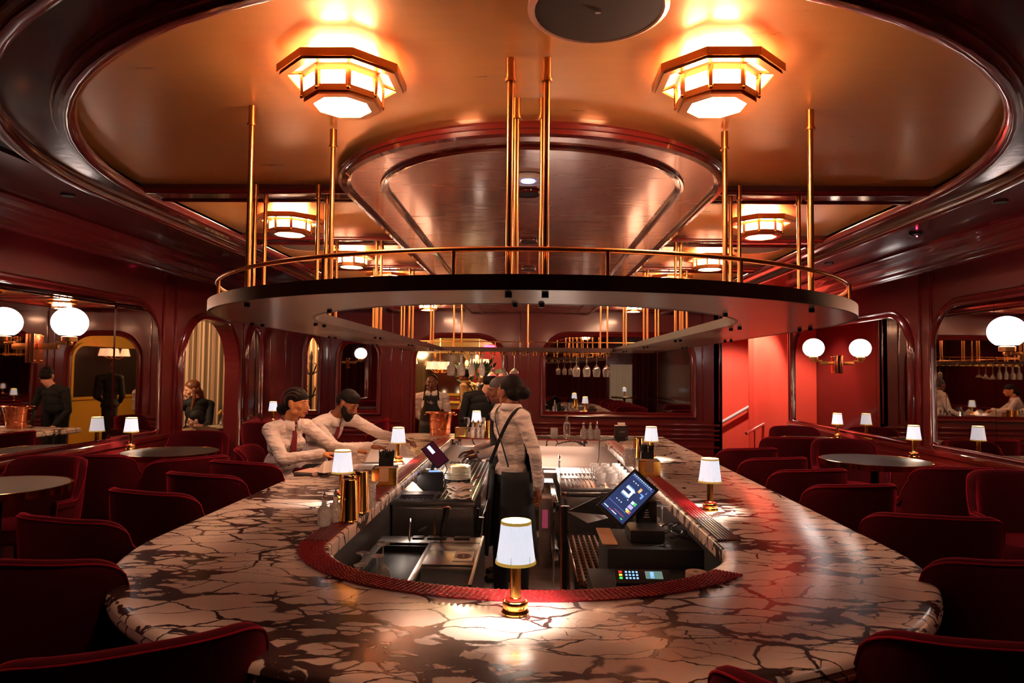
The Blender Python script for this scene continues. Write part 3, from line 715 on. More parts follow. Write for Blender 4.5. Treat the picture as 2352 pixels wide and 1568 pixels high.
# ------------------------------------------------------------------ velvet tub chairs
def make_chair():
    t = thing('tub_chair', 'x', 'chair', (0,0,0))
    def sm(x): x = max(0,min(1,x)); return x*x*(3-2*x)
    def H(th):
        a = abs(th)
        q = max(0, min(1, (a-36)/26)); r_ = .10*(1-math.sqrt(max(0, 1-q*q)))
        return .868 - .004*(a/36)**2*(a < 36) - .004*(a >= 36) - r_ - .14*sm((a-60)/22)
    def plan(th, r):
        a = math.radians(th); c_, s_ = math.cos(a), math.sin(a); e = 2.6
        k = (abs(c_)**e+abs(s_)**e)**(-1/e); return (r*k*s_*1.04, -r*k*c_*.94)
    A = 112; n = 72; vs = []; rows = 0; rim = []
    for i in range(n+1):
        th = -A+2*A*i/n; h = H(th); z0 = .36; end = 1-.35*sm((abs(th)-98)/14)
        sect = []
        for z, ro in ((z0,.232),(.45,.25),(.6,.262),(h-.05,.272),(h-.018,.272),(h-.004,.266),(h,.254),(h-.004,.242),(h-.02,.234),(h-.06,.230),(.6,.222),(.47,.206),(z0,.20)):
            z = min(z, h); mid = .238; rr = mid+(ro-mid)*end if False else ro
            x, y = plan(th, rr); sect.append((x,y,z))
        rows = len(sect); vs += sect; x, y = plan(th, .2725); rim.append((x,y,h-.014))
    fs = []
    for i in range(n):
        for j in range(rows): k = (j+1) % rows; fs.append((i*rows+j, i*rows+k, (i+1)*rows+k, (i+1)*rows+j))
    fs += [tuple(range(rows)), tuple(range(n*rows+rows-1, n*rows-1, -1))]
    mb = MB(); mb.add(vs, fs); mb.build('backrest', M['velvet'], t, 55)
    p0 = plan(-A,.2525); p1 = plan(A,.2525)
    pts = [(p0[0],p0[1],.38)]+rim+[(p1[0],p1[1],.38)]
    MB().path(pts, .0035, 6).build('piping', M['velvetpipe'], t, 60)
    mb = MB(); mb.lathe([(0,.37),(.20,.37),(.225,.385),(.228,.44),(.215,.468),(.17,.478),(0,.482)], (0,.03,0), 36); mb.build('seat', M['velvet'], t, 40)
    for sx in (-1,1):
        for sy in (-1,1):
            mb = MB(); mb.tube((sx*.15,sy*.14+.02,.37),(sx*.19,sy*.185+.02,0),.017,.010,10); mb.build('leg', M['dark'], t)
    t.scale = (1.14,1.10,1.0); return t
ch0 = make_chair(); used = [False]
def chair(x, y, face, label, group):
    """face: direction (degrees, 0 = +X, 90 = +Y) the sitter looks"""
    rz = math.radians(face-90)
    if not used[0]:
        used[0] = True; ch0.location = (x,y,0); ch0.rotation_euler = (0,0,rz); ch0['label'] = label; ch0['group'] = group
    else: copy_tree(ch0, (x,y,0), rz, label, group)
gL, gR, gT = 'velvet chairs along the left of the bar', 'velvet chairs along the right of the bar', 'velvet chairs at the round side tables'
for x, y, f, lb in ((-1.0,1.74,122,'red velvet chair at the bottom left corner, nearest of all on the left'),
    (-1.62,2.42,88,'red velvet chair at the left edge, second nearest on the left of the bar'),
    (-1.88,3.02,74,'red velvet chair third from the camera on the left of the bar'),
    (-1.87,3.64,72,'red velvet chair fourth from the camera on the left of the bar'),
    (-1.88,4.22,72,'red velvet chair fifth from the camera on the left of the bar, beside the notebook'),
    (-1.87,4.76,72,'red velvet chair just in front of the seated woman, left of the bar'),
    (-2.03,5.42,8,'red velvet chair the seated woman with the bun sits on'),
    (-2.02,6.22,0,'red velvet chair the bearded man sits on')): chair(x,y,f,lb,gL)
for x, y, f, lb in ((.74,1.53,55,'red velvet chair peeking over the bottom edge in front of the bar'),
    (1.15,1.90,84,'red velvet chair at the bottom right corner'),
    (1.67,2.62,92,'red velvet chair at the right edge beside the rounded marble corner'),
    (1.86,3.34,80,'red velvet chair third from the camera on the right of the bar'),
    (1.83,4.18,100,'red velvet chair fourth from the camera on the right of the bar'),
    (1.82,4.77,104,'red velvet chair fifth from the camera on the right of the bar'),
    (1.80,5.37,106,'red velvet chair sixth from the camera on the right of the bar'),
    (1.80,6.0,106,'red velvet chair farthest back on the right of the bar')): chair(x,y,f,lb,gR)
for x, y, f, lb in ((-3.10,5.02,88,'red velvet chair at the left wall, its back turned, facing the lit round table'),
    (-3.28,4.42,-95,'red velvet chair behind the cut-off left round table, facing the camera'),
    (-3.2,6.42,-90,'dark red velvet chair behind the left round table, below the striped curtain'),
    (-2.50,4.86,140,'red velvet chair turned sideways at the left round table, its arm wing showing'),
    (-3.08,8.12,92,'high-backed red velvet chair in front of the far left corner lamp'),
    (-2.05,8.55,180,'red velvet chair just visible behind the bearded man'),
    (3.13,8.02,-90,'dark red velvet chair beside the curved red plaster wall'),
    (2.62,7.06,85,'red velvet chair, left of the two overlapping chairs between the right tables'),
    (2.98,6.46,-95,'red velvet chair, right of the two overlapping chairs between the right tables'),
    (2.92,4.98,92,'upright red velvet chair in front of the near right round table'),
    (3.12,4.36,-100,'red velvet chair at the right edge facing the camera beside the wall mirror')): chair(x,y,f,lb,gT)
# ------------------------------------------------------------------ rubber bar mats
def mat_strip(label, pts_in, w, m, ribs=6, side=-1, z=.7605):
    """long ribbed mat: pts_in = inner edge (2 points), laid outwards by w"""
    (x0,y0),(x1,y1) = pts_in; t = thing('bar_mat', label, 'bar mat', (x0,y0,z), 0, 'rubber bar mats round the inner rim')
    mb = MB(); L_ = y1-y0
    mb.box((side*w/2, L_/2, .0025), (w, L_, .005), bev=.001); mb.build('mat_base', m, t)
    mb = MB()
    for i in range(ribs):
        xx = side*(w*(i+.5)/ribs); mb.box((xx, L_/2, .0065), (w/ribs*.5, L_-.01, .004))
    for i in range(ribs): pass
    o = mb.build('rib', m, t, 0); tag(o, None, None, None, 'stuff'); return t
ML = -.832; MR = .815
mat_strip('red ribbed bar mat along the far left of the inner rim', ((ML,4.40),(ML,7.22)), .105, M['matred'])
mat_strip('red ribbed bar mat painted darker for shade beneath the golden shaker tins', ((ML,2.86),(ML,4.39)), .11, mat('shaded_red_mat',(.16,.012,.014),.36))  # the red mat again, with shade put into its colour
mat_strip('red ribbed bar mat along the right side of the inner rim', ((MR,3.42),(MR,7.22)), .095, M['matred'], 6, 1)
mat_strip('brown ribbed bar mat at the near end of the right side', ((MR,2.99),(MR,3.41)), .10, M['matbrown'], 7, 1)
t = thing('bar_mat', 'thin red ribbed bar mat along the back counter edge', 'bar mat', (0,7.235,.7605), 0, 'rubber bar mats round the inner rim')
mb = MB(); mb.box((0,.025,.0025),(1.55,.05,.005)); mb.build('mat_base', M['matred'], t)
mb = MB()
for i in range(60): mb.box((-.76+i*.0258,.025,.006),(.013,.046,.004))
tag(mb.build('rib', M['matred'], t, 0), None, None, None, 'stuff')
# curved studded mat on the near rim
t = thing('bar_mat', 'curved studded red bar mat along the near rim of the opening', 'bar mat', (0,2.2,.7605), 0, 'rubber bar mats round the inner rim')
cx_, cy_ = -.0075, 2.90
def arcp(u, o):  # u 0..1 from the left corner to the right end, o outward offset
    a = math.radians(4+142*u) ; a_, b_ = .83+o, .63+o
    return (cx_-a_*math.cos(a), cy_-b_*math.sin(a)-2.2)
mb = MB(); n = 60; vs = []
for i in range(n+1):
    for o, z in ((.0,.0),(.0,.005),(.105,.005),(.105,.0)):
        x, y = arcp(i/n, o); vs.append((x,y,z))
fs = [(4*i+j, 4*i+4+j, 4*i+5+j, 4*i+1+j) for i in range(n) for j in range(3)]+[(0,1,2,3),(4*n+3,4*n+2,4*n+1,4*n)]
mb.add(vs, fs); mb.build('mat_base', M['matredstud'], t, 40)
mb = MB()
for i in range(118):
    for k in range(8):
        x, y = arcp((i+.5)/118, .008+.0127*k+(.004 if i % 2 else 0)); mb.box((x,y,.0065),(.0075,.0075,.004))
tag(mb.build('stud', M['matred'], t, 0), None, None, None, 'stuff')

# ------------------------------------------------------------------ crystal bottles, jars, tins
def dasher(loc, label, g, h=.155):
    t = thing('bitters_bottle', label, 'bottle', loc, random.uniform(0,1), g); k = h/.155
    MB().lathe([(0,.002),(.026*k,0),(.029*k,.004),(.029*k,.07*k),(.026*k,.082*k),(.013*k,.092*k),(.0105*k,.112*k),(.013*k,.114*k),(.012*k,.118*k),(0,.118*k)], n=20).build('bottle_body', M['cut'], t, 30)
    mb = MB(); mb.lathe([(0,.118*k),(.008*k,.118*k),(.008*k,.122*k)], n=12); mb.ell((0,0,.132*k), .0115*k); mb.lathe([(.004*k,.142*k),(.0015*k,.156*k),(0,.156*k)], n=8); mb.build('dasher_top', M['steelpol'], t, 40)
    return t
def tumbler(loc, label, g, r=.038, h=.095, m='cut', flare=1.0, name='tumbler'):
    t = thing(name, label, 'glass', loc, 0, g)
    MB().lathe([(0,.0),(r*.92,.0),(r,.006),(r*flare,h),(r*flare-.003,h),(r-.004,.012),(0,.012)], n=28).build('glass_body', M[m], t, 40); return t
def tins(loc, label, g, n=1, h=.2, up=False):
    t = thing('shaker_tin', label, 'cocktail shaker', loc, 0, g)
    if up: pr_ = [(0,0),(.036,0),(.038,.004),(.045,h),(.043,h),(.036,.01),(0,.01)]
    else: pr_ = [(.045,0),(.0455,.006),(.044,.008),(.036,h-.004),(.034,h),(0,h)]
    MB().lathe(pr_, n=36).build('tin_body', M['brass'], t, 35)
    MB().lathe([(.0455,0) if not up else (.0448,h),(.0468,.003) if not up else (.0462,h-.002),(.0455,.006) if not up else (.0448,h-.005)], n=36).build('rolled_rim', M['brass'], t); return t
gd = 'crystal bitters bottles by the left lamp'
dasher((-.932,3.125,.766),'nearest of the three crystal bitters bottles beside the left shaker tins',gd)
dasher((-.905,3.215,.766),'middle of the three crystal bitters bottles beside the left shaker tins',gd)
dasher((-.885,3.31,.766),'farthest of the three crystal bitters bottles, half behind the shaker tins',gd)
gt = 'golden shaker tins on the left run of the bar'
tins((-.842,3.225,.770),'golden upturned shaker tin nearest the red mat edge',gt,h=.195)
tins((-.872,3.325,.770),'golden upturned shaker tin behind the bitters bottles',gt,h=.2)
tins((-.838,3.42,.770),'golden upturned shaker tin next to the cut crystal jug',gt,h=.205)
def jug(loc, label, g):
    t = thing('mixing_glass', label, 'glass', loc, .6, g)
    MB().lathe([(0,0),(.040,0),(.043,.006),(.043,.125),(.040,.132),(.037,.125),(.037,.016),(0,.014)], n=28).build('glass_body', M['cut'], t, 40)
    MB().path([(.041,0,.118),(.054,0,.127),(.058,0,.133)], .006, 8).build('spout', M['cut'], t, 60)
    MB().path([(-.043,0,.115),(-.066,0,.11),(-.072,0,.08),(-.062,0,.045),(-.043,0,.035)], .004, 8).build('handle', M['cut'], t, 60); return t
jug((-.83,3.53,.770),'cut crystal jug just behind the left golden shaker tins',None)
# napkin and straw caddies
def caddy(loc, rz, label, straws=True):
    t = thing('napkin_caddy', label, 'napkin holder', loc, rz, 'gold napkin holders with black straws')
    g_ = mat('gold_sheet', (.8,.5,.1), .12, 1) if 'gs' not in M else M['gs']; M['gs'] = g_
    mb = MB(); mb.box((0,0,.004),(.15,.19,.008)); mb.box((0,.02,.05),(.15,.004,.1)); mb.box((-.073,0,.05),(.004,.19,.1)); mb.box((.073,0,.05),(.004,.19,.1))
    # front plate with a cut out
    mb.box((-.052,-.093,.052),(.046,.004,.104)); mb.box((.052,-.093,.052),(.046,.004,.104)); mb.box((0,-.093,.014),(.06,.004,.028)); mb.box((0,.093,.05),(.15,.004,.1))
    mb.build('caddy_body', g_, t, 30)
    mb = MB(); mb.box((-.05,-.05,.106),(.046,.09,.004)); mb.box((.05,-.05,.106),(.046,.09,.004)); mb.box((0,.055,.102),(.15,.07,.004)); mb.build('black_lid', M['blackpl'], t)
    mb = MB()
    for i in range(14): mb.box((random.uniform(-.002,.002),-.088+.006*i,.06),(.118,.005,.1))
    tag(mb.build('napkin_stack', M['kraft'] if not straws else mat('tan_napkins',(.62,.36,.2),.8), t), None, None, None, 'stuff')
    if straws:
        mb = MB(); mb.box((0,.055,.085),(.088,.062,.14)); mb.f = mb.f; mb.build('straw_cup', M['blackpl'], t)
        mb = MB()
        for i in range(46):
            x, y = random.uniform(-.04,.04), .055+random.uniform(-.027,.027); lx, ly = x*1.25, .055+(y-.055)*1.3
            mb.tube((x,y,.1),(lx,ly,.195+random.uniform(-.004,.012)),.0032,n=6)
        tag(mb.build('straw_bundle', M['blackrub'], t, 60), None, None, None, 'stuff')
    return t
caddy((-.90,4.30,.767), .12, 'gold napkin holder with black straws on the left run of the bar')
caddy((.835,4.84,.767), -.06, 'gold napkin holder with black straws on the right run of the bar')
caddy((-.72,7.42,.7605), 0, 'gold napkin holder beside the copper bucket on the back counter')
jug((.775,5.28,.766),'tall cut crystal mixing glass beside the right napkin holder',None)
tins((.865,5.45,.766),'golden shaker tin behind the right napkin holder',None,h=.2)

# copper bucket
t = thing('ice_bucket', 'copper ice bucket on the back left corner of the bar', 'bucket', (-.99,7.62,.7605)); t.scale = (1.2,1.2,1.03)
MB().lathe([(0,.01),(.085,.0),(.09,.004),(.098,.07),(.100,.072),(.098,.075),(.113,.165),(.1155,.167),(.1135,.17),(.128,.238),(.142,.244),(.14,.248),(.126,.243),(.11,.165),(.095,.07),(.082,.012),(0,.012)], n=48).build('bucket_body', M['copper'], t, 35)
for s in (-1,1): MB().path([(s*.128,-.03,.225),(s*.148,-.02,.222),(s*.15,.02,.222),(s*.128,.03,.225)], .005, 8).build('handle', M['copper'], t, 60)
# back counter, left group
gb = 'crystal bitters bottles on the back counter, left of the bartenders'
dasher((-.655,7.33,.7605),'small crystal bitters bottle nearest the back left napkin holder',gb,.12)
for x, lb in ((-.60,'crystal bitters bottle left of the lit lamp on the back counter'),(-.545,'crystal bitters bottle right of its twin on the back counter'),(-.50,'crystal bitters bottle nearest the golden tins on the back counter')): dasher((x,7.34,.7605),lb,gb,.2)
tins((-.44,7.33,.7605),'golden shaker tin on the back counter, leftmost of the two near the bartenders','golden tins on the back counter',h=.19)
tins((-.35,7.33,.7605),'golden shaker tin on the back counter, half behind the man bartender','golden tins on the back counter',h=.19)
lamp(False,(-.59,7.68,CZ),'small lit table lamp on the back counter behind the crystal bottles')
def wineglass(loc, label, g, h=.2, kind='wine', inv=False, m='glass'):
    t = thing('wine_glass' if kind in ('wine','balloon') else 'cocktail_glass', label, 'glass', loc, 0, g)
    P = {'wine':[(.03,.0),(.03,.002),(.006,.006),(.004,.02),(.004,.085),(.008,.095),(.026,.115),(.036,.14),(.038,.16),(.031,.2),(.0295,.2),(.036,.16),(.034,.14),(.024,.117),(.0,.1)],
         'balloon':[(.034,.0),(.034,.002),(.006,.006),(.004,.02),(.004,.08),(.009,.09),(.030,.11),(.040,.135),(.040,.155),(.032,.2),(.030,.2),(.038,.155),(.038,.135),(.028,.112),(.0,.094)],
         'goblet':[(.03,0),(.03,.003),(.015,.01),(.014,.07),(.02,.095),(.040,.115),(.042,.15),(.037,.195),(.035,.195),(.039,.15),(.036,.12),(.0,.1)],
         'tulip':[(.03,0),(.03,.003),(.01,.01),(.009,.07),(.02,.095),(.033,.13),(.032,.17),(.026,.21),(.024,.21),(.030,.17),(.030,.13),(.0,.1)],
         'martini':[(.036,0),(.036,.002),(.005,.006),(.004,.02),(.004,.12),(.056,.205),(.054,.205),(.0,.124)],
         'coupe':[(.034,0),(.034,.002),(.005,.006),(.004,.02),(.004,.12),(.02,.132),(.042,.152),(.05,.175),(.048,.175),(.04,.154),(.0,.126)]}[kind]
    k = h/max(z for r, z in P); P = [(r, z*k) for r, z in P]
    if inv: P = [(r, -z) for r, z in P]
    R_ = [p for p in P[:3]]
    MB().lathe([(0,P[0][1])]+P[:4], n=28).build('foot', M[m], t, 40)
    MB().lathe(P[3:], n=28).build('bowl', M[m], t, 40); return t
wineglass((-.52,7.66,CZ),'balloon wine glass beside the small back counter lamp',None,.2,'balloon')
wineglass((-.70,7.64,CZ),'round wine glass left of the small back counter lamp',None,.2,'balloon')
# hanging glasses
gh = 'glasses hanging from the brass rack'
kinds = [('goblet','cut'),('goblet','cut'),('tulip','cut'),('tulip','cut'),('martini','glass'),('martini','glass'),('coupe','glass')]
names = ['leftmost cut crystal goblet hanging from the rack','second cut crystal goblet hanging from the rack','cut crystal tulip glass hanging third from the left','cut crystal tulip glass hanging fourth from the left',
         'martini glass hanging fifth from the left','martini glass hanging sixth from the left','coupe glass hanging at the right of the left group']
for i, (k, m_) in enumerate(kinds): wineglass((gx[i],6.935,1.646), names[i], gh, .215 if k != 'coupe' else .19, k, True, m_)
names = ['wine glass hanging leftmost in the right group','wine glass hanging second in the right group','wine glass hanging third in the right group','wine glass hanging rightmost on the rack']
for i in range(4): wineglass((gx[12+i],6.935,1.646), names[i], gh, .215, 'balloon', True, 'glass')

# back counter, right group
t = thing('counter_mat', 'dark rubber mat on the back counter under the crystal bottles', 'mat', (.42,7.42,.7605)); MB().box((0,.02,.002),(1.2,.36,.004),bev=.001).build('sheet', M['blackrub'], t)
zz = .765
tumbler((.27,7.36,zz),'cut crystal tumbler standing left of the tall clear bottle',None,.040,.115,'cut')
t = thing('glass_bottle','tall clear glass bottle with a stopper on the back counter','bottle',(.405,7.36,zz))
MB().lathe([(0,.003),(.034,0),(.037,.004),(.037,.15),(.033,.17),(.014,.195),(.012,.225),(.015,.228),(.014,.233),(0,.233)], n=24).build('bottle_body', M['glass'], t, 30)
mb = MB(); mb.lathe([(.008,.232),(.009,.24),(.006,.244)],n=12); mb.ell((0,0,.254),.012); mb.build('stopper', M['steelpol'], t)
g3 = 'three crystal bitters bottles beside the receipt printer'
for x, lb in ((.585,'leftmost of the three crystal bitters bottles left of the receipt printer'),(.655,'middle of the three crystal bitters bottles left of the receipt printer'),(.727,'rightmost of the three crystal bitters bottles left of the receipt printer')):
    dasher((x,7.36,zz), lb, g3, .19)
# receipt printer with lettering
def text(s, size, loc, rot, m, name, parent, ext=.0004):
    cu = bpy.data.curves.new(name, 'FONT'); cu.body = s; cu.size = size; cu.align_x = 'CENTER'; cu.align_y = 'CENTER'; cu.extrude = ext
    o = bpy.data.objects.new(name, cu); C.objects.link(o); dg_ = bpy.context.evaluated_depsgraph_get(); me = bpy.data.meshes.new_from_object(o.evaluated_get(dg_)); bpy.data.objects.remove(o)
    o = bpy.data.objects.new(name, me); C.objects.link(o); me.materials.clear(); me.materials.append(m); o.parent = parent; o.location = loc; o.rotation_euler = rot; return o
t = thing('receipt_printer','dark cube receipt printer with a paper slip on the back right counter','printer',(.99,7.42,CZ),.0)
MB().box((0,0,.075),(.135,.13,.15),bev=.006).build('printer_body', mat('graphite_plastic',(.06,.042,.036),.4), t)
MB().box((0,-.0675,.136),(.12,.003,.004)).build('paper_slot', M['blackpl'], t)
mb = MB(); mb.add([(-.04,-.06,.151),(.04,-.06,.151),(.04,-.045,.168),(-.04,-.045,.168),(-.04,-.02,.183),(.04,-.02,.183)],[(0,1,2,3),(3,2,5,4)]); o = mb.build('paper_slip', M['paper'], t, 0)
o.modifiers.new('s','SOLIDIFY').thickness = .001
text('SUNMI', .018, (.008,-.0662,.085), (PI/2,0,0), M['paper'], 'brand_lettering', t)
MB().lathe([(.008,0),(.008,.002),(.004,.002),(.004,0),(.008,0)], (.05,-.0655,.022), 20, 0, Matrix.Rotation(PI/2,3,'X')).build('round_button', M['whitepl'], t)
t = thing('counter_mat', 'black rubber mat under the receipt printer', 'mat', (1.08,7.52,CZ)); MB().box((0,0,-.0002),(.25,.3,.003)).build('sheet', M['blackrub'], t)
t = thing('power_cable','black cable looping over the back right rim of the bar','cable',(.78,7.2,CZ)); MB().path([(.14,.16,.004),(.05,.1,.006),(-.02,.03,.006),(-.045,-.03,0),(-.05,-.05,-.05),(-.06,-.1,-.16),(-.12,-.12,-.45)], .004, 8).build('cord', M['blackrub'], t, 60)

# ------------------------------------------------------------------ papers, menus and napkins near the seated staff
def folded(loc, rz, label, s=1, m='napkin'):
    t = thing('folded_napkin', label, 'napkin', loc, rz, None); mb = MB()
    a = [(-.12,-.05,0),(.12,-.06,0),(.13,.08,0),(-.11,.09,0)]; apex = [(-.06,.02,.095),(.05,.015,.085)]
    vs = [V(p)*s for p in a+apex]; mb.add(vs, [(0,1,5,4),(1,2,5),(2,3,4,5),(3,0,4)]); o = mb.build('fold', M[m], t, 60)
    sb = o.modifiers.new('b','BEVEL'); sb.width = .006; sb.segments = 2
    mb = MB(); mb.box((0,.015,.004),(.25*s,.16*s,.006), bev=.002); mb.build('under_fold', M[m], t); return t
folded((-1.17,5.32,CZ+.012), .5, 'pale folded napkin standing in front of the seated woman')
folded((-1.13,5.85,CZ), -.3, 'pale folded napkin being folded by the bearded man', 1.1)
folded((-1.36,4.72,CZ+.016), .9, 'crumpled napkin lying on the notebook beside the left lamp', .8)
t = thing('napkin_stack','stack of flat napkins between the two seated people','napkins',(-1.28,5.55,CZ),.25)
for i in range(5): MB().box((random.uniform(-.004,.004),random.uniform(-.004,.004),.004+.007*i),(.22,.22,.006),.02*i,bev=.002).build('napkin', M['napkin'], t)
t = thing('notebook','spiral notebook on the left edge of the bar','notebook',(-1.50,4.72,CZ),-.25)
MB().box((0,0,.003),(.15,.21,.005),bev=.001).build('back_cover', M['kraft'], t); MB().box((0,0,.012),(.145,.205,.012)).build('page_block', M['paper'], t); MB().box((0,0,.020),(.15,.21,.003),bev=.001).build('front_cover', mat('tan_cover',(.6,.36,.25),.6), t)
mb = MB()
for i in range(24):
    y = -.1; x = -.07+.006*i; mb.path([(x,y-.003+.009*math.cos(a*PI/4),.011+.011*math.sin(a*PI/4)) for a in range(8)], .0012, 5, True)
tag(mb.build('spiral', M['dark'], t, 60), None, None, None, 'stuff')
t = thing('menu_folder','dark menu folder lying open behind the left lamp','menu',(-1.12,4.90,CZ),.45); MB().box((0,0,.003),(.42,.32,.005),bev=.001).build('cover', mat('brown_menu',(.09,.02,.02),.35), t)
t = thing('paper_sheet','printed paper sheet under the seated woman\'s hand','paper',(-1.2,5.04,CZ+.006),.1); MB().box((0,0,.001),(.21,.29,.001)).build('sheet', M['paper'], t)
mb = MB()
for i in range(14): mb.box((random.uniform(-.02,0),-.115+.017*i,.0018),(.11,.004,.0004))
tag(mb.build('print_line', mat('print_ink',(.3,.2,.2),.8), t, 0), None, None, None, 'stuff')
t = thing('paper_sheet','red edged paper sheet between the lamp and the red bar mat','paper',(-1.03,5.62,CZ),.3); MB().box((0,0,.001),(.2,.28,.002)).build('sheet', mat('red_sheet',(.5,.04,.03),.5), t); MB().box((0,0,.0025),(.18,.26,.001)).build('page', M['paper'], t)
for k in range(2):
    t = thing('side_plate', ('lower','upper')[k]+' white side plate beside the seated woman\'s hands','plate',(-1.27,5.86,CZ+.013*k)); MB().lathe([(0,.0),(.05,0),(.085,.01),(.09,.013),(.088,.014),(.05,.004),(0,.004)], n=36).build('plate_body', M['china'], t, 40)

# ------------------------------------------------------------------ service well: left steel table
FZ = -.25
def legs4(t, x0, x1, y0, y1, z1, m, r=.014):
    for x in (x0,x1):
        for y in (y0,y1): MB().tube((x,y,FZ),(x,y,z1),r,n=10).build('leg', m, t)
t = thing('steel_work_table','steel work table in the bar well with a black ribbed mat on top, left side','counter',(0,0,0))
MB().box((-.68,5.93,.535),(.60,2.1,.03),bev=.004).build('worktop', M['steel'], t)
MB().box((-.68,5.93,.14),(.58,2.06,.76),bev=.004).build('cabinet_body', M['steel'], t)
mb = MB(); mb.box((-.68,4.893,.2),(.50,.006,.6),bev=.003); mb.build('front_panel', M['steel'], t)
mb = MB(); mb.tube((-.36,4.92,.1),(-.36,4.92,.5),.01); mb.build('speed_rail_post', M['dark'], t)
for z in (.42,.2): MB().path([(-.37,5.0,z),(-.33,5.0,z),(-.33,6.8,z),(-.37,6.8,z)],.009,8).build('speed_rail', M['steelpol'], t, 60)
t = thing('drip_mat','black ribbed rubber mat covering the left steel work table','mat',(-.675,5.93,.551))
MB().box((0,0,.003),(.58,2.08,.006)).build('sheet', M['blackrub'], t)
mb = MB()
for i in range(15): mb.box((-.27+.0385*i,0,.008),(.010,2.04,.006))
for i in range(50): mb.box((0,-1.0+.0408*i,.0075),(.56,.006,.004))
tag(mb.build('rib', mat('mat_rib',(.07,.05,.045),.35), t, 0), None, None, None, 'stuff')
# till on it
def screen_quad(c, ax, ay, w, h, off_=.0):
    c, ax, ay = V(c), V(ax).normalized(), V(ay).normalized(); n = ax.cross(ay); c = c+n*off_
    return [c-ax*w/2-ay*h/2, c+ax*w/2-ay*h/2, c+ax*w/2+ay*h/2, c-ax*w/2+ay*h/2]
sc_bg = mat('screen_dark', (.01,.01,.03), .15, em=(.03,.045,.13), ems=.35); sc_w = mat('screen_white', (.5,.6,.7), .3, em=(.62,.82,1), ems=.42)
sc_m = mat('screen_maroon', (.03,.0,.01), .15, em=(.10,.015,.03), ems=.12)
def emc(n, c, s=1.0): return mat(n, c, .4, em=c, ems=s*.38)
def rects(t, c, ax, ay, items, name, off0=.003):
    ax, ay = V(ax).normalized(), V(ay).normalized(); n = ax.cross(ay)
    for nm, m, lst in items:
        for (u, v, w, h) in lst:
            mb = MB(); mb.add(screen_quad(V(c)+ax*u+ay*v, ax, ay, w, h, off0), [(0,1,2,3)]); mb.build(nm, m, t, 0)
def tablet(t, c, ax, ay, w, h, bez=.012, th=.012, body=None):
    ax, ay = V(ax).normalized(), V(ay); ay = (ay-ax*ay.dot(ax)).normalized(); n = ax.cross(ay)
    R = Matrix((ax,ay,n)).transposed(); MB().box(V(c)-n*th/2,(w,h,th),R=R,bev=.004).build('screen_housing', body or M['blackpl'], t); return ax, ay, n
t = thing('till_terminal','small till terminal with a customer display on the left work table','till',(-.78,5.0,.557))
# local coordinates
MB().box((.02,.30,.075),(.20,.17,.15),.15,bev=.006).build('printer_base', M['blackpl'], t)
MB().box((.06,.26,.152),(.09,.06,.004),.15).build('lit_slot', emc('blue_slot',(.15,.3,1),1.6), t)
ax, ay, n_ = tablet(t,(.05,.33,.27),(-.62,.28,.62),(-.55,-.5,-.65),.21,.12)
MB().add(screen_quad((.05,.33,.27),ax,ay,.195,.105,.001),[(0,1,2,3)]).build('screen', sc_m, t, 0)
rects(t,(.05,.33,.27),ax,ay,[('screen_icon',sc_w,[(.05,.0,.075,.028)])],'icon',.002)
MB().path([(.03,.33,.15),(.04,.35,.2),(.05,.35,.25)],.014,8).build('stand', M['blackpl'], t, 60)
MB().path([(.12,.32,.0),(.14,.30,.06),(.12,.33,.11),(.15,.31,.16),(.13,.33,.2)],.004,6).build('cord', M['blackrub'], t, 60)
# napkins, menus, plates on the left table
def cloth(loc, label, pts, fs, rz=0, m='napkin'):
    t = thing('cloth_napkin', label, 'napkin', loc, rz, None); mb = MB(); mb.add(pts, fs); o = mb.build('cloth', M[m], t, 60)
    a = o.modifiers.new('s','SOLIDIFY'); a.thickness = .007; b_ = o.modifiers.new('u','SUBSURF'); b_.levels = 2; b_.render_levels = 2; return t
cloth((-.86,5.1,.565),'tan cloth napkin with a tall peak on the left work table',[(-.09,-.05,.03),(.08,-.06,.02),(.1,.04,.01),(-.04,.06,.02),(-.01,.0,.19),(.05,.0,.03)],[(0,1,5),(1,2,5),(2,3,4,5),(3,0,4),(0,5,4)])
for k in range(5):
    t = thing('cloth_napkin','tan folded napkin in the heap at the work table edge, %s from the bottom'%('one','two','three','four','five')[k],'napkin',(-.50,5.02+.01*k,.566+.017*k),.3+.09*k,'heap of tan napkins on the work table')
    mb = MB(); N2 = 8; vs = []
    for i in range(N2+1):
        for j in range(N2+1): vs.append((-.075+.15*i/N2,-.09+.18*j/N2,.006*math.sin(i*1.1+k)+.005*math.cos(j*1.3+k*2)))
    mb.add(vs,[(i*(N2+1)+j,(i+1)*(N2+1)+j,(i+1)*(N2+1)+j+1,i*(N2+1)+j+1) for i in range(N2) for j in range(N2)]); o = mb.build('cloth', M['napkin'], t, 60); a = o.modifiers.new('s','SOLIDIFY'); a.thickness = .012; b_ = o.modifiers.new('u','SUBSURF'); b_.levels = 1
for k in range(3):
    t = thing('bill_folder',('lowest','middle','top')[k]+' black bill folder in the small pile on the left work table','folder',(-.80,4.99,.558+.012*k),.05*k,'black bill folders on the work table')
    MB().box((0,0,.005),(.24,.13,.010),bev=.003).build('cover', M['leather'], t)
gp = 'stack of white plates on the left work table'
for k in range(9):
    t = thing('plate','white plate in the stack behind the till, number %s from the bottom'%['one','two','three','four','five','six','seven','eight','nine'][k],'plate',(-.60,5.82,.560+.013*k),0,gp)
    MB().lathe([(0,0),(.06,0),(.105,.008),(.112,.012),(.109,.0135),(.06,.004),(0,.004)], n=40).build('plate_body', M['china'], t, 40)
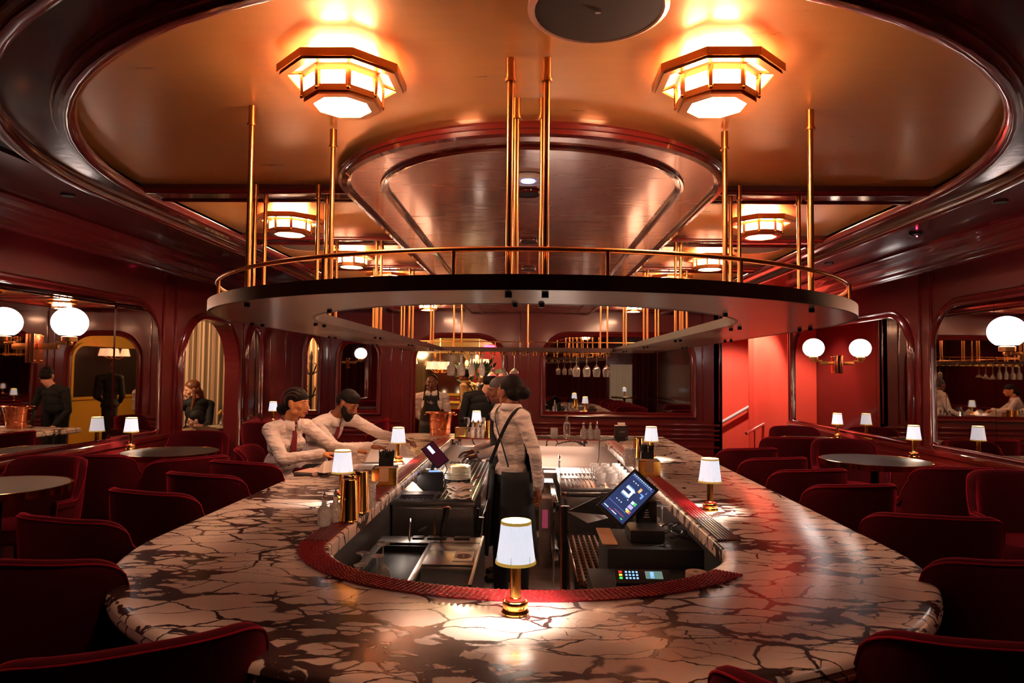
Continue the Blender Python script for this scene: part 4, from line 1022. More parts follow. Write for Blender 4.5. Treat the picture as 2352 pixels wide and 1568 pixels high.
t = thing('plate','wide pale plate behind the till on the left work table','plate',(-.83,5.85,.60)); MB().lathe([(0,0),(.08,0),(.15,.02),(.16,.022),(.08,.006),(0,.006)], n=40).build('plate_body', M['china'], t, 40)
t = thing('tong','red handled tongs beside the stack of plates','tongs',(-.46,5.75,.56)); MB().path([(0,0,.01),(.04,.05,.03),(.06,.1,.05)],.006,6).build('handle', mat('red_grip',(.5,.02,.03),.4), t, 60)
# ------------------------------------------------------------------ near left sink and ice unit
t = thing('ice_sink_unit','steel ice and sink unit at the near left of the bar well','sink',(0,0,0)); st_ = M['steel']
mb = MB(); z = .40
for c_, d_ in (((-.61,4.36,z),(.66,.16,.02)),((-.915,3.55,z),(.05,1.5,.02)),((-.60,3.55,z),(.03,1.5,.02)),((-.44,4.20,z),(.30,.2,.02)),((-.44,3.96,z),(.30,.30,.02)),((-.75,2.85,z),(.3,.1,.02))): mb.box(c_,d_,bev=.003)
mb.build('worktop', st_, t)
mb = MB(); mb.box((-.755,3.55,.22),(.30,1.36,.012)); mb.box((-.895,3.55,.3),(.01,1.36,.2)); mb.box((-.615,3.55,.3),(.01,1.36,.2)); mb.box((-.755,4.24,.3),(.3,.01,.2)); mb.build('ice_well', M['dark'], t)
MB().box((-.755,3.95,.36),(.27,.55,.012),bev=.004).build('black_lid', M['blackpl'], t)
mb = MB(); mb.box((-.44,3.80,.2),(.30,.012,.38)); mb.box((-.62,3.6,.0),(.6,1.6,.3)); mb.build('unit_body', st_, t)
mb = MB(); mb.box((-.285,3.9,.27),(.02,1.0,.32),bev=.004); mb.build('side_panel', st_, t)
for x, y, w, d in ((-.70,4.40,.07,.06),(-.58,4.40,.12,.06),(-.42,4.40,.10,.06)): MB().box((x,y,.413),(w,d,.012),bev=.002).build('condiment_tray', M['dark'], t)
MB().box((-.37,3.98,.4125),(.11,.2,.004)).build('drain_plate', mat('pale_steel_plate',(.55,.42,.38),.4,.6), t)
mb = MB(); c0 = V((-.37,3.97,.4155))
for r in (.045,.036): mb.path([c0+V((r*1.0*math.cos(a*PI/16),r*1.0*math.sin(a*PI/16),0)) for a in range(32)],.0018,5,True)
for a in range(12):
    w_ = a*PI/6; mb.tube(c0+V((.008*math.cos(w_),.008*math.sin(w_),0)),c0+V((.036*math.cos(w_+.3),.036*math.sin(w_+.3),0)),.0015,n=5)
mb.build('drain_emblem', mat('brown_emblem',(.12,.04,.02),.5), t, 60)
mb = MB(); mb.tube((-.56,4.42,.42),(-.52,4.40,.60),.012,.024); mb.build('muddler', M['dark'], t); 
MB().ell((-.518,4.399,.605),(.022,.02,.008)).build('muddler_end', M['copper'], t)
MB().lathe([(.006,.41),(.010,.45),(.006,.52),(.003,.56)],(-.60,4.42,0),10).build('bar_spoon', M['brass'], t)
mb = MB(); mb.path([(-.76,4.41,.41),(-.76,4.41,.50),(-.75,4.38,.53),(-.74,4.33,.52)],.008,8); mb.build('faucet', M['steelpol'], t, 60)
MB().path([(-.70,4.41,.45),(-.65,4.40,.48)],.006,8).build('faucet_lever', M['steelpol'], t, 60)
gw = 'glasses upside down in the near left corner of the well'
for i, (x, y, lb) in enumerate(((-.74,3.05,'stemmed glass upside down nearest the marble corner'),(-.70,3.2,'second stemmed glass upside down below the left rim'),(-.78,3.25,'third stemmed glass tucked under the left rim'),(-.72,3.42,'stemmed glass upside down farthest from the corner'))):
    t = thing('wine_glass', lb, 'glass', (x,y,.415), 0, gw); MB().lathe([(.030,0),(.038,.045),(.034,.075),(.009,.1),(.004,.11),(.004,.18),(.006,.19),(.033,.2),(.033,.202),(0,.203)], n=24).build('bowl', M['glass'], t, 40)
t = thing('crumpled_cloth','pale crumpled cloth in the well below the curved mat','cloth',(-.42,3.2,-.05)); mb = MB()
for i in range(6): mb.ell((random.uniform(-.08,.08),random.uniform(-.05,.05),.02),(.05,.03,.025))
mb.build('cloth', M['napkin'], t)

# ------------------------------------------------------------------ right side of the well
t = thing('drainboard_table','steel drainboard table on the right of the bar well','counter',(0,0,0))
MB().box((.605,6.09,.535),(.69,1.12,.04),bev=.004).build('worktop', st_, t)
MB().box((.62,6.09,.14),(.62,1.06,.74),bev=.004).build('cabinet_body', st_, t); MB().box((.605,5.535,.50),(.69,.02,.04),bev=.004).build('front_lip', M['steelpol'], t)
mb = MB()
for i in range(9): mb.box((.31+.034*i,6.09,.558),(.012,1.04,.008),bev=.003)
for i in range(2): mb.box((.45,5.95+.3*i,.560),(.34,.012,.009))
tag(mb.build('drain_rib', M['steelpol'], t, 0), None, None, None, 'stuff')
gr = 'cut rocks glasses on the drainboard'
k = 0
pos = ['front left','front middle','front right','second row left','second row middle','second row right','third row left','third row middle','third row right','rear left','rear middle','rear right']
for y in (5.72,5.9,6.1,6.3):
    for x in (.60,.70,.80): tumbler((x,y,.563), 'cut rocks glass on the drainboard, %s'%pos[k], gr, .036,.085,'cut',1.08,'rocks_glass'); k += 1
t = thing('speed_rail','chrome bottle rail on the left side of the drainboard table','rail',(.25,5.6,0))
for z in (.40,.02): MB().box((-.03,.35,z),(.05,.85,.09),bev=.01).build('rail_box', M['steelpol'], t)
mb = MB(); mb.tube((-.045,-.1,.3),(-.045,-.1,FZ+.02),.006); mb.build('chain', M['steelpol'], t)
t = thing('shelf_post','black upright post at the front of the right steel table','post',(.262,4.95,0)); MB().box((0,0,.13),(.035,.05,.78),bev=.003).build('post_body', M['dark'], t); MB().box((.025,0,.13),(.012,.03,.78)).build('post_edge', st_, t); MB().box((-.024,0,.13),(.012,.04,.78)).build('post_lip', M['copper'], t)
t = thing('drain_rack','dark ribbed drain rack at the near right of the bar well','rack',(0,0,0))
MB().box((.55,4.28,.16),(.56,1.06,.30),bev=.004).build('rack_body', M['dark'], t)
mb = MB()
for i in range(7): mb.box((.31+.037*i,4.28,.335),(.012,1.04,.03))
for i in range(15): mb.box((.42,3.80+.068*i,.322),(.27,.012,.012))
tag(mb.build('rack_rib', mat('brown_rubber',(.10,.035,.02),.35), t, 0), None, None, None, 'stuff')
MB().box((.27,4.28,.2),(.012,1.06,.30),bev=.003).build('steel_edge', M['steelpol'], t)
mb = MB(); mb.add([(.27,4.86,.50),(.64,4.92,.66),(.62,4.92,.46),(.42,4.86,.42)],[(0,1,2,3)]); o = mb.build('splash_guard', st_, t, 0); o.modifiers.new('s','SOLIDIFY').thickness = .005
# till on the right: cash box, base, slanted tablet
t = thing('cash_drawer','black cash drawer box in the near right of the bar well','cash drawer',(.61,3.52,.0))
MB().box((0,0,.475),(.46,.42,.33),bev=.006).build('drawer_body', mat('black_box',(.008,.007,.007),.6), t)
MB().box((0,-.213,.51),(.42,.004,.12),bev=.001).build('drawer_front', M['blackpl'], t); MB().box((0,0,.03),(.42,.4,.56)).build('plinth', M['dark'], t)
t = thing('till_terminal','large tilted till screen on a black stand in the near right of the bar well','till',(.56,3.5,.642))
MB().box((.03,.02,.03),(.17,.2,.06),bev=.008).build('base', M['blackpl'], t); MB().box((.055,.15,.085),(.11,.10,.17),bev=.01).build('stand', M['blackpl'], t)
tc_ = V((-.05,.025,.202)); ax, ay, n_ = tablet(t, tc_, (.192,.17,.139), (-.105,.02,.063), .335, .165)
MB().add(screen_quad(tc_,ax,ay,.29,.142,.001),[(0,1,2,3)]).build('screen', sc_bg, t, 0)
sc_b = emc('screen_blue',(.16,.34,.75),1.0); sc_l = emc('screen_lilac',(.45,.42,.95),1.0); sc_o = emc('screen_orange',(.85,.42,.1),.9); sc_g = emc('screen_green',(.1,.65,.2),.9); sc_y = emc('screen_yellow',(.7,.62,.12),.9); sc_p = emc('screen_pink',(.6,.12,.2),.7)
rects(t, tc_, ax, ay, [
 ('floor_plan', sc_w, [(.045,.022,.018,.046),(.004,.022,.018,.046),(.024,.003,.059,.013)]),
 ('seat_row', sc_b, [(.058,.024,.005,.040),(-.010,.024,.005,.040)]),
 ('seat_dot', sc_w, [(.0965,.038,.006,.006),(.0965,.023,.006,.006),(.0965,.009,.006,.006),(-.053,.038,.006,.006),(-.053,.0235,.006,.006),(-.053,.0095,.006,.006),(.0455,-.006,.006,.006),(-.016,-.006,.006,.006)]),
 ('orange_button', sc_o, [(.088,-.0185,.012,.013),(.068,-.0185,.012,.013)]), ('button_gap', sc_w, [(.078,-.0185,.006,.013)]),
 ('blue_block', sc_b, [(.065,-.041,.010,.02),(.050,-.046,.02,.010),(.09,-.05,.016,.004)]),
 ('white_key', sc_w, [(-.010,-.034,.020,.014),(-.063,-.034,.012,.01)]), ('green_key', sc_g, [(-.008,-.048,.022,.012)]), ('lilac_key', sc_l, [(-.038,-.04,.024,.024)]), ('yellow_key', sc_y, [(-.068,-.043,.02,.016)]), ('pink_key', sc_p, [(-.068,-.056,.02,.008)]),
 ('header_text', sc_w, [(.134,.058-.012*i,.005,.008) for i in range(10)]), ('header_line', sc_b, [(.124,0,.002,.13)]), ('side_line', sc_b, [(-.085,.01,.0015,.11)]),
 ('footer_text', sc_w, [(-.128,.05,.005,.028),(-.128,.0,.005,.03)]), ('footer_mark', sc_p, [(-.128,.024,.006,.012),(-.11,-.02,.003,.06)]), ('footer_key', sc_g, [(-.128,-.048,.007,.012)])], 'x')
for k_, w_ in enumerate((.014,.022,.020,.030)): MB().box((.055,.0985,.125-.012*k_),(w_,.001,.004)).build('label_line', M['whitepl'], t, 0)
t = thing('cable_bundle','tangle of black cables behind the tilted till screen','cable',(.74,3.5,.645)); mb = MB(); pts = []
for i in range(60):
    a = i*.7; pts.append((.035*math.cos(a)+.02*math.sin(i*.31),.10*math.sin(i*.13)+.03*math.sin(a),.012+.05*abs(math.sin(i*.21))))
mb.path(pts,.004,6); mb.build('cord', M['blackrub'], t, 60)
t = thing('kraft_sheet','brown card sheet lying on the left of the cash drawer','card',(.40,3.54,.642)); MB().box((0,0,.003),(.075,.34,.005)).build('sheet', M['kraft'], t)
t = thing('counter_ledge','black ledge box holding the card terminal under the near rim','shelf',(.56,3.08,.0)); MB().box((0,0,.432),(.56,.40,.245),bev=.004).build('ledge_body', mat('ledge_black',(.008,.007,.007),.6), t)
t = thing('card_terminal','card terminal with blue backlit keys lying under the near rim','card terminal',(.47,3.03,.557),.0)
Rt = Matrix.Rotation(math.radians(28),3,'X'); MB().box((.03,0,.03),(.24,.085,.022),R=Rt,bev=.006).build('terminal_body', M['blackpl'], t)
ax, ay = Rt@V((1,0,0)), Rt@V((0,1,0)); c0 = V((.03,0,.03))+Rt@V((0,0,.0112))
kb = emc('key_blue',(.2,.42,1),1.6)
rects(t, c0, ax, ay, [('number_key', kb, [(-.07+.0155*i, .022-.018*j, .009, .010) for i in range(4) for j in range(3)]), ('red_key', emc('key_red',(.9,.04,.02),1.2), [(-.095,.022,.014,.012)]), ('yellow_key', emc('key_yellow',(.9,.6,.05),1.2), [(-.095,.004,.014,.012)]), ('green_key', emc('key_green',(.05,.7,.1),1.2), [(-.095,-.014,.014,.012)]),
   ('display', emc('key_display',(.12,.22,.2),.8), [(.05,.006,.075,.045)]), ('display_digit', kb, [(.042,.006,.016,.038)])], 'k', .001)
t = thing('paper_roll','white paper roll standing under the rounded near right rim','paper roll',(.74,3.06,.555)); mb = MB(); mb.lathe([(.012,0),(.046,0),(.046,.055),(.012,.055),(.012,0)], n=32); mb.build('roll', mat('roll_paper',(.55,.36,.28),.7), t, 40)
t = thing('glass_shelf','small steel shelf under the right rim holding upturned wine glasses','shelf',(.70,4.02,.53)); MB().box((0,0,0),(.17,.5,.012),bev=.002).build('shelf_plate', st_, t)
gi = 'upturned wine glasses under the right rim'
for x, y, lb in ((.745,3.86,'upturned wine glass nearest the till cables'),(.69,3.95,'upturned wine glass directly behind the tilted till screen'),(.74,4.05,'upturned wine glass second from the till cables'),(.68,4.15,'upturned wine glass farthest behind the till screen')): wineglass((x,y,.742),lb,gi,.205,'balloon',True,'glass')
# back of the well: steel fridge fronts, faucet, shaker
t = thing('back_bar_cooler','steel cooler with two doors under the back counter','cooler',(.35,7.0,0)); MB().box((.07,.08,.14),(1.0,.16,.72),bev=.004).build('cooler_body', st_, t)
for x in (-.26,.07,.40):
    MB().box((x,-.008,.17),(.31,.018,.6),bev=.004).build('door', st_, t)
MB().box((.31,-.02,.36),(.05,.003,.012)).build('label_plate', M['paper'], t); MB().box((.62,-.02,.36),(.12,.012,.02),bev=.004).build('handle', M['blackpl'], t)
MB().box((.07,-.06,-.21),(.95,.1,.06),bev=.004).build('kick_rail', M['steelpol'], t)
t = thing('faucet','chrome gooseneck faucet behind the drainboard','tap',(.30,6.78,.50)); MB().box((0,0,-.37),(.3,.16,.74)).build('pedestal_cabinet', st_, t)
MB().path([(0,0,0),(0,0,.12)]+[(0,-.045+.045*math.cos(a*PI/8),.12+.045*math.sin(a*PI/8)) for a in range(9)]+[(0,-.09,.10)],.009,10).build('spout', M['steelpol'], t, 60)
t = thing('white_bin','white waste bin with a pink liner beside the standing bartender','bin',(.15,6.3,FZ)); MB().box((0,0,.3),(.10,.3,.6),bev=.01).build('bin_body', M['whitepl'], t); MB().box((.0,-.152,.42),(.05,.004,.16)).build('pink_liner', emc('pink_label',(.7,.1,.2),.25), t)
t = thing('service_trolley','low steel trolley shelf behind the standing bartender','trolley',(-.02,6.55,0)); 
for z in (.45,.22,-.05): MB().box((0,0,z),(.5,.4,.02),bev=.003).build('shelf_plate', st_, t)
for x in (-.24,.24):
    for y in (-.19,.19): MB().tube((x,y,FZ+.02),(x,y,.46),.012).build('leg', M['steelpol'], t)
for x, z, lb in ((-.1,.245,'orange topped carton on the trolley'),(.1,.245,'tan carton on the trolley next to the orange one')): 
    t2 = thing('carton', lb, 'box', (x-.02,6.45,z-.013)); MB().box((0,0,.05),(.15,.16,.1),bev=.002).build('carton_body', mat('carton_orange',(.55,.2,.08),.7) if x<0 else M['kraft'], t2)
t = thing('drain_board','steel garnish station behind the left work table','counter',(-.45,7.10,0)); MB().box((0,.02,.535),(.55,.16,.02)).build('worktop', st_, t); MB().box((0,.09,.62),(.55,.01,.13)).build('splash_back', st_, t); MB().box((0,.03,.15),(.5,.14,.75)).build('body', st_, t)
for k_ in range(2): 
    t = thing('tray_insert', ('left','right')[k_]+' steel garnish insert behind the left work table','tray',(-.56+.2*k_,7.08,.546)); MB().box((0,0,.02),(.16,.10,.04),bev=.005).build('tray_body', M['steelpol'], t)

# ------------------------------------------------------------------ lounge beyond the left arch, coat stand, dining room things
t = thing('coat_stand','dark iron coat stand in the narrow arch in front of the striped curtain','coat stand',(-3.32,10.3,0)); d_ = M['dark']
MB().lathe([(.03,0),(.024,.5),(.022,1.5),(.03,1.55),(.018,1.6),(.03,1.66),(.012,1.74),(.0,1.78)], n=14).build('pole', d_, t)
for i in range(4):
    a = PI/4+i*PI/2; c_, s_ = math.cos(a), math.sin(a)
    for (z, r) in ((1.55,.17),(1.2,.15)): MB().path([(c_*.02,s_*.02,z-.15),(c_*r*.6,s_*r*.6,z-.10),(c_*r,s_*r,z),(c_*r*.7,s_*r*.7,z+.02)],.011,8).build('hook', d_, t, 60)
    MB().path([(0,0,.25),(c_*.2,s_*.2,.12),(c_*.28,s_*.28,.0)],.014,8).build('leg', d_, t, 60)
t = thing('flower_vase','small vase with an orange tulip and a pink bloom beyond the left arch','vase',(-3.91,8.64,.75))
MB().lathe([(.0,0),(.03,0),(.035,.04),(.018,.08),(.02,.09)], n=16).build('vase_body', M['glass'], t); MB().path([(0,0,.02),(.01,0,.1),(.03,0,.14)],.003,6).build('stem', M['leaf'], t)
MB().ell((-.03,0,.17),(.018,.018,.04),Matrix.Rotation(.6,3,'Y')).build('tulip', mat('tulip_orange',(.8,.4,.08),.5), t); MB().ell((.035,0,.155),(.026,.026,.03)).build('bloom', M['flower'], t)
t = thing('lounge_table','pale patterned table beyond the left arch','table',(-3.95,8.74,0)); MB().box((0,0,.735),(.3,.34,.03),bev=.004).build('tabletop', mat('cream_top',(.5,.38,.25),.5), t)
MB().lathe([(.14,0),(.04,.05),(.04,.6),(.12,.72)], n=24).build('pedestal', mat('cream_ped',(.55,.35,.2),.5), t)
def chandelier(loc, label, n, R_, g=None, s=1):
    t = thing('chandelier', label, 'chandelier', loc, .3)
    mb = MB(); mb.tube((0,0,.0),(0,0,2.28-loc[2]),.008); mb.ell((0,0,-.03),.04); mb.build('stem', M['brass'], t)
    for i in range(n):
        a = 2*PI*i/n; c_, s_ = math.cos(a)*R_, math.sin(a)*R_
        MB().path([(0,0,-.03),(c_*.5,s_*.5,-.08),(c_,s_,-.02)],.006,6).build('arm', M['brass'], t, 60)
        MB().lathe([(.062*s,-.02),(.040*s,.085*s)],(c_,s_,0),24).build('lamp_shade', M['shadewarm'], t, 60)
    return t
chandelier((-1.5,11.4,1.52),'brass chandelier with small pleated shades in the ochre dining room, left',6,.16,None,1.25)
chandelier((-.95,12.9,1.62),'smaller brass chandelier farther back in the ochre dining room',5,.14)
chandelier((-2.3,12.4,1.62),'brass chandelier seen in the left mirror, far side of the dining room',6,.2)
chandelier((.80,11.75,1.70),'brass chandelier on the right of the dining room, seen only in the left mirror',7,.24,None,1.3)
t = thing('wall_mirror','dark arched mirror on the right wall of the dining room, seen in the left mirror','mirror',(1.29,12.3,1.3)); mb = MB(); out = [(0,a,b) for a,b in rrect(-1.1,1.1,-.4,.6,(.3,.3))]; mb.add([(-.01,a,b) for _,a,b in out],[tuple(range(len(out)))]); mb.build('pane', M['dark'], t, 0); MB().sweep([(-.005,a,b) for _,a,b in out],(-1,0,0),[(0,0),(0,.03),(.05,.03),(.05,0)],True,-1).build('frame', M['yellow'], t)
t = thing('wall_mirror','arched mirror on the far wall of the ochre dining room','mirror',(-1.9,14.5,1.3)); MB().prism([(x,z) for x,z in rrect(-.62,.62,-.35,.6,(.25,.3))],0,.01)
mb = MB(); out = rrect(-.62,.62,-.35,.6,(.25,.3)); mb.add([(x,-.02,z) for x,z in out],[tuple(range(len(out)))]); mb.build('pane', mat('smoky_mirror',(.25,.2,.14),.08,1), t, 0)
MB().sweep([(x,-.015,z) for x,z in out],(0,-1,0),[(0,0),(0,.03),(.05,.03),(.05,0)],True,1).build('frame', M['yellow'], t)
t = thing('red_door','red arched doorway at the back of the ochre dining room','doorway',(-.72,14.48,0)); out = rrect(-.5,.42,0,2.05,(.45,.5)); mb = MB(); mb.add([(x,-.03,z) for x,z in out],[tuple(range(len(out)))]); mb.build('red_panel', mat('deep_red_paint',(.45,.015,.015),.5), t, 0)
MB().box((0,-.07,2.0),(.5,.04,.05)).build('red_neon', M['leddim'], t)
t = thing('dining_plant','dark leafy plant with pale lilies on the dining room sideboard','plant',(-.92,12.22,1.04)); mb = MB(); random.seed(3)
for i in range(70):
    a = random.uniform(0,2*PI); e_ = random.uniform(-.2,1.2); L_ = random.uniform(.2,.5); d = V((math.cos(a)*math.cos(e_),math.sin(a)*math.cos(e_),math.sin(e_))); p = V((0,0,.2))+d*L_
    q = d.orthogonal().normalized()*.045; mb.add([p-d*.09,p+q,p+d*.1,p-q],[(0,1,2,3)])
tag(mb.build('foliage', mat('dark_leaf',(.015,.03,.012),.6), t, 0),None,None,None,'stuff'); MB().lathe([(.0,-.1),(.1,-.1),(.13,.15),(.1,.2)],n=20).build('pot', M['dark'], t)
for i in range(5): MB().ell((random.uniform(-.2,.25),-.15,random.uniform(.2,.7)),(.035,.02,.06)).build('lily', mat('lily',(.8,.5,.3),.6), t)
t = thing('dining_banquette','deep red channelled banquette along the ochre dining room wall','bench',(-1.2,14.0,0)); MB().box((0,.1,.25),(3.6,.6,.45),bev=.05).build('seat', M['curt'], t)
for i in range(12): MB().box((-1.65+.3*i,.34,.68),(.28,.14,.5),bev=.06).build('back_channel', M['curt'], t)
t = thing('dining_sideboard','ochre sideboard with little lights in the dining room','sideboard',(-1.45,12.15,0)); MB().box((-.1,.1,.45),(1.6,.35,.9),bev=.01).build('cabinet_body', M['yellow'], t)
MB().box((-.1,.05,.92),(1.66,.42,.03),bev=.004).build('top', M['yellow'], t)
for i, (x, y) in enumerate(((-2.1,12.12),(-1.75,12.15),(-1.15,12.1),(-.72,12.15))):
    t = thing('candle_light', ('leftmost','second','third','rightmost')[i]+' small glowing candle light on the ochre sideboard','candle',(x,y,.935)); MB().lathe([(0,0),(.025,0),(.028,.05),(0,.055)],n=16).build('glow_glass', mat('candle_glow',(.9,.8,.7),.4,em=(1,.85,.65),ems=3), t)
lamp(False,(-1.86,10.95,.7805),'small lit table lamp on a dining table beyond the yellow arch','dining room table lamps')
round_table(-1.86,10.95,'small dining table with a lamp just beyond the yellow arch',.3)
chair(-1.22,10.72,-90,'red velvet chair in the dining room behind the apron woman','velvet chairs in the dining room')
chair(-.60,11.05,-90,'dark red velvet chair in the dining room below the apron man','velvet chairs in the dining room')
chair(-1.84,10.12,80,'bright red velvet chair just inside the yellow arch','velvet chairs in the dining room')

t = thing('well_fill_strip','added glowing strip under the back counter rim, brightens the well','added fill light',(.0,7.30,.6955)); MB().box((0,0,0),(1.4,.012,.004)).build('fill_tube', mat('well_fill_glow',(1,.9,.8),.4,em=(1,.8,.66),ems=6), t)  # glowing strip added to brighten the back of the bar well

for s_, x_, lb in ((-1,-.90,'added glowing strip under the left counter rim, brightens the well'),(1,.885,'added glowing strip under the right counter rim, brightens the well')):
    t = thing('well_fill_strip',lb,'added fill light',(x_,5.8,.6955)); MB().box((0,0,0),(.012,2.4,.004)).build('fill_tube', bpy.data.materials['well_fill_glow'], t)  # side strips added to bring light onto the well floor
# ------------------------------------------------------------------ people
def remesh(mb, name, m, parent, vox=.006, smooth=2, fac=.5):
    """fuse overlapping volumes into one continuous surface"""
    o = mb.build(name, m, None, 0); md = o.modifiers.new('r','REMESH'); md.mode = 'VOXEL'; md.voxel_size = vox; md.use_smooth_shade = True
    if smooth: s = o.modifiers.new('s','SMOOTH'); s.iterations = smooth; s.factor = fac
    dg_ = bpy.context.evaluated_depsgraph_get(); me = bpy.data.meshes.new_from_object(o.evaluated_get(dg_)); o.modifiers.clear(); old = o.data; o.data = me; bpy.data.meshes.remove(old)
    me.materials.clear(); me.materials.append(m); me.polygons.foreach_set('use_smooth', [True]*len(me.polygons)); me.name = name; o.name = name
    if parent: o.parent = parent
    return o
def basis(f, up=(0,0,1), tilt=0):
    f = V(f).normalized(); r = f.cross(V(up)).normalized(); u = r.cross(f)
    if tilt: u2 = u*math.cos(tilt)+r*math.sin(tilt); r = r*math.cos(tilt)-u*math.sin(tilt); u = u2
    return Matrix((r,f,u)).transposed()
def hand(mb, w, d, nrm, s=1, curl=.5, side=1, spread=.12):
    """w wrist, d direction of the fingers, nrm back-of-hand normal, side +1 when the thumb is on the +x side"""
    d = V(d).normalized(); nrm = V(nrm); nrm = (nrm-d*nrm.dot(d)).normalized(); x = d.cross(nrm); R = Matrix((x,d,nrm)).transposed(); w = V(w)
    P = lambda a,b,c: w+R@V((a*s,b*s,c*s))
    mb.cap(P(0,-.03,0),P(0,.012,0),.026*s,.025*s)
    for k in (-.026,-.009,.009,.026): mb.cap(P(k*.6,.015,0),P(k,.088,.002),.0145*s,.0118*s,8)
    L_ = (.064,.075,.070,.054) if side > 0 else (.054,.070,.075,.064)
    xs = (.030,.010,-.010,-.030) if side > 0 else (.030,.010,-.010,-.030)
    if side < 0: L_ = L_
    for i in range(4):
        l = L_[i] if side > 0 else L_[i]; x0 = xs[i]; p = P(x0,.086,.002); a = 0; sp = spread*(x0/.03)
        for seg, (f, r1, r2) in enumerate(((.45,.0098,.009),(.32,.009,.0082),(.25,.0082,.007))):
            a += curl*(.55 if seg == 0 else .7); q = p+R@V((math.sin(sp)*l*f*s, math.cos(a)*l*f*s, -math.sin(a)*l*f*s)); mb.cap(p,q,r1*s,r2*s,8); p = q
    t0 = P(.022*side,.018,-.006); t1 = P(.046*side,.048,-.016); t2 = P(.052*side,.078,-.022); t3 = P(.050*side,.10,-.026)
    mb.cap(t0,t1,.015*s,.012*s,8); mb.cap(t1,t2,.0115*s,.010*s,8); mb.cap(t2,t3,.010*s,.0085*s,8)
def head(mb, c, R, s=1, masc=False):
    c = V(c); P = lambda x,y,z: c+R@V((x*s,y*s,z*s)); S = lambda *r: tuple(v*s for v in r)
    mb.ell(P(0,-.014,.034), S(.074,.093,.083), R, 20, 14)
    mb.ell(P(0,.012,.0), S(.067,.078,.085), R, 18, 12)
    mb.ell(P(0,.030,-.048), S(.052 if not masc else .057,.052,.052), R, 16, 10)
    mb.ell(P(0,.066,-.086), S(.024 if not masc else .029,.020,.019), R, 12, 8)
    for x in (-1,1):
        mb.ell(P(x*.040,.058,-.020), S(.024,.022,.022), R, 10, 8); mb.ell(P(x*.052,.015,-.062), S(.018,.030,.024), R, 10, 8)
        mb.ell(P(x*.034,.078,.026), S(.024,.010,.007), R, 10, 6)
        mb.ell(P(x*.0755,-.008,-.004), S(.010,.020,.032), R, 10, 8); mb.ell(P(x*.074,.002,-.028), S(.008,.012,.012), R, 8, 6)
        mb.ell(P(x*.013,.100,-.034), S(.010,.011,.009), R, 8, 6)
        mb.ell(P(x*.031,.074,.004), S(.019,.013,.012), R, 10, 8)
    mb.cap(P(0,.084,.018), P(0,.108,-.026), .0085*s, .0125*s, 10)
    mb.ell(P(0,.086,-.050), S(.024,.012,.012), R, 10, 6)
    mb.ell(P(0,.088,-.056), S(.021,.012,.006), R, 10, 6); mb.ell(P(0,.086,-.067), S(.019,.012,.008), R, 10, 6)
def face(t, c, R, s=1, closed=False, lipm='lip', brow='hair', eyes=True):
    c = V(c); P = lambda x,y,z: c+R@V((x*s,y*s,z*s)); S = lambda *r: tuple(v*s for v in r)
    for x in (-1,1):
        if eyes and not closed:
            ey_ = MB().ell(P(x*.031,.0795,.003), S(.0125,.0085,.0062), R, 12, 8).build('eye', M['eye'], t)
            MB().ell(P(x*.031,.0845,.003), S(.0055,.0045,.0055), R, 10, 8).build('iris', M['iris'], ey_)
        MB().path([P(x*(.019+.026*k/6), .0865-.010*(k/6)**2, (.0095 if not closed else .002)+.003*math.sin(PI*k/6)) for k in range(7)], .0016*s, 6).build('eyelash', M[brow], t, 60)
        MB().path([P(x*(.014+.036*k/6), .0905-.013*(k/6)**2, .026+.006*math.sin(PI*(k+1)/7)) for k in range(7)], .0030*s, 6).build('eyebrow', M[brow], t, 60)
    mb = MB(); mb.ell(P(0,.0955,-.0565), S(.022,.0065,.0055), R, 14, 8); mb.ell(P(0,.0945,-.066), S(.019,.0075,.0066), R, 14, 8); remesh(mb,'lips',M[lipm],t,.0025,1)

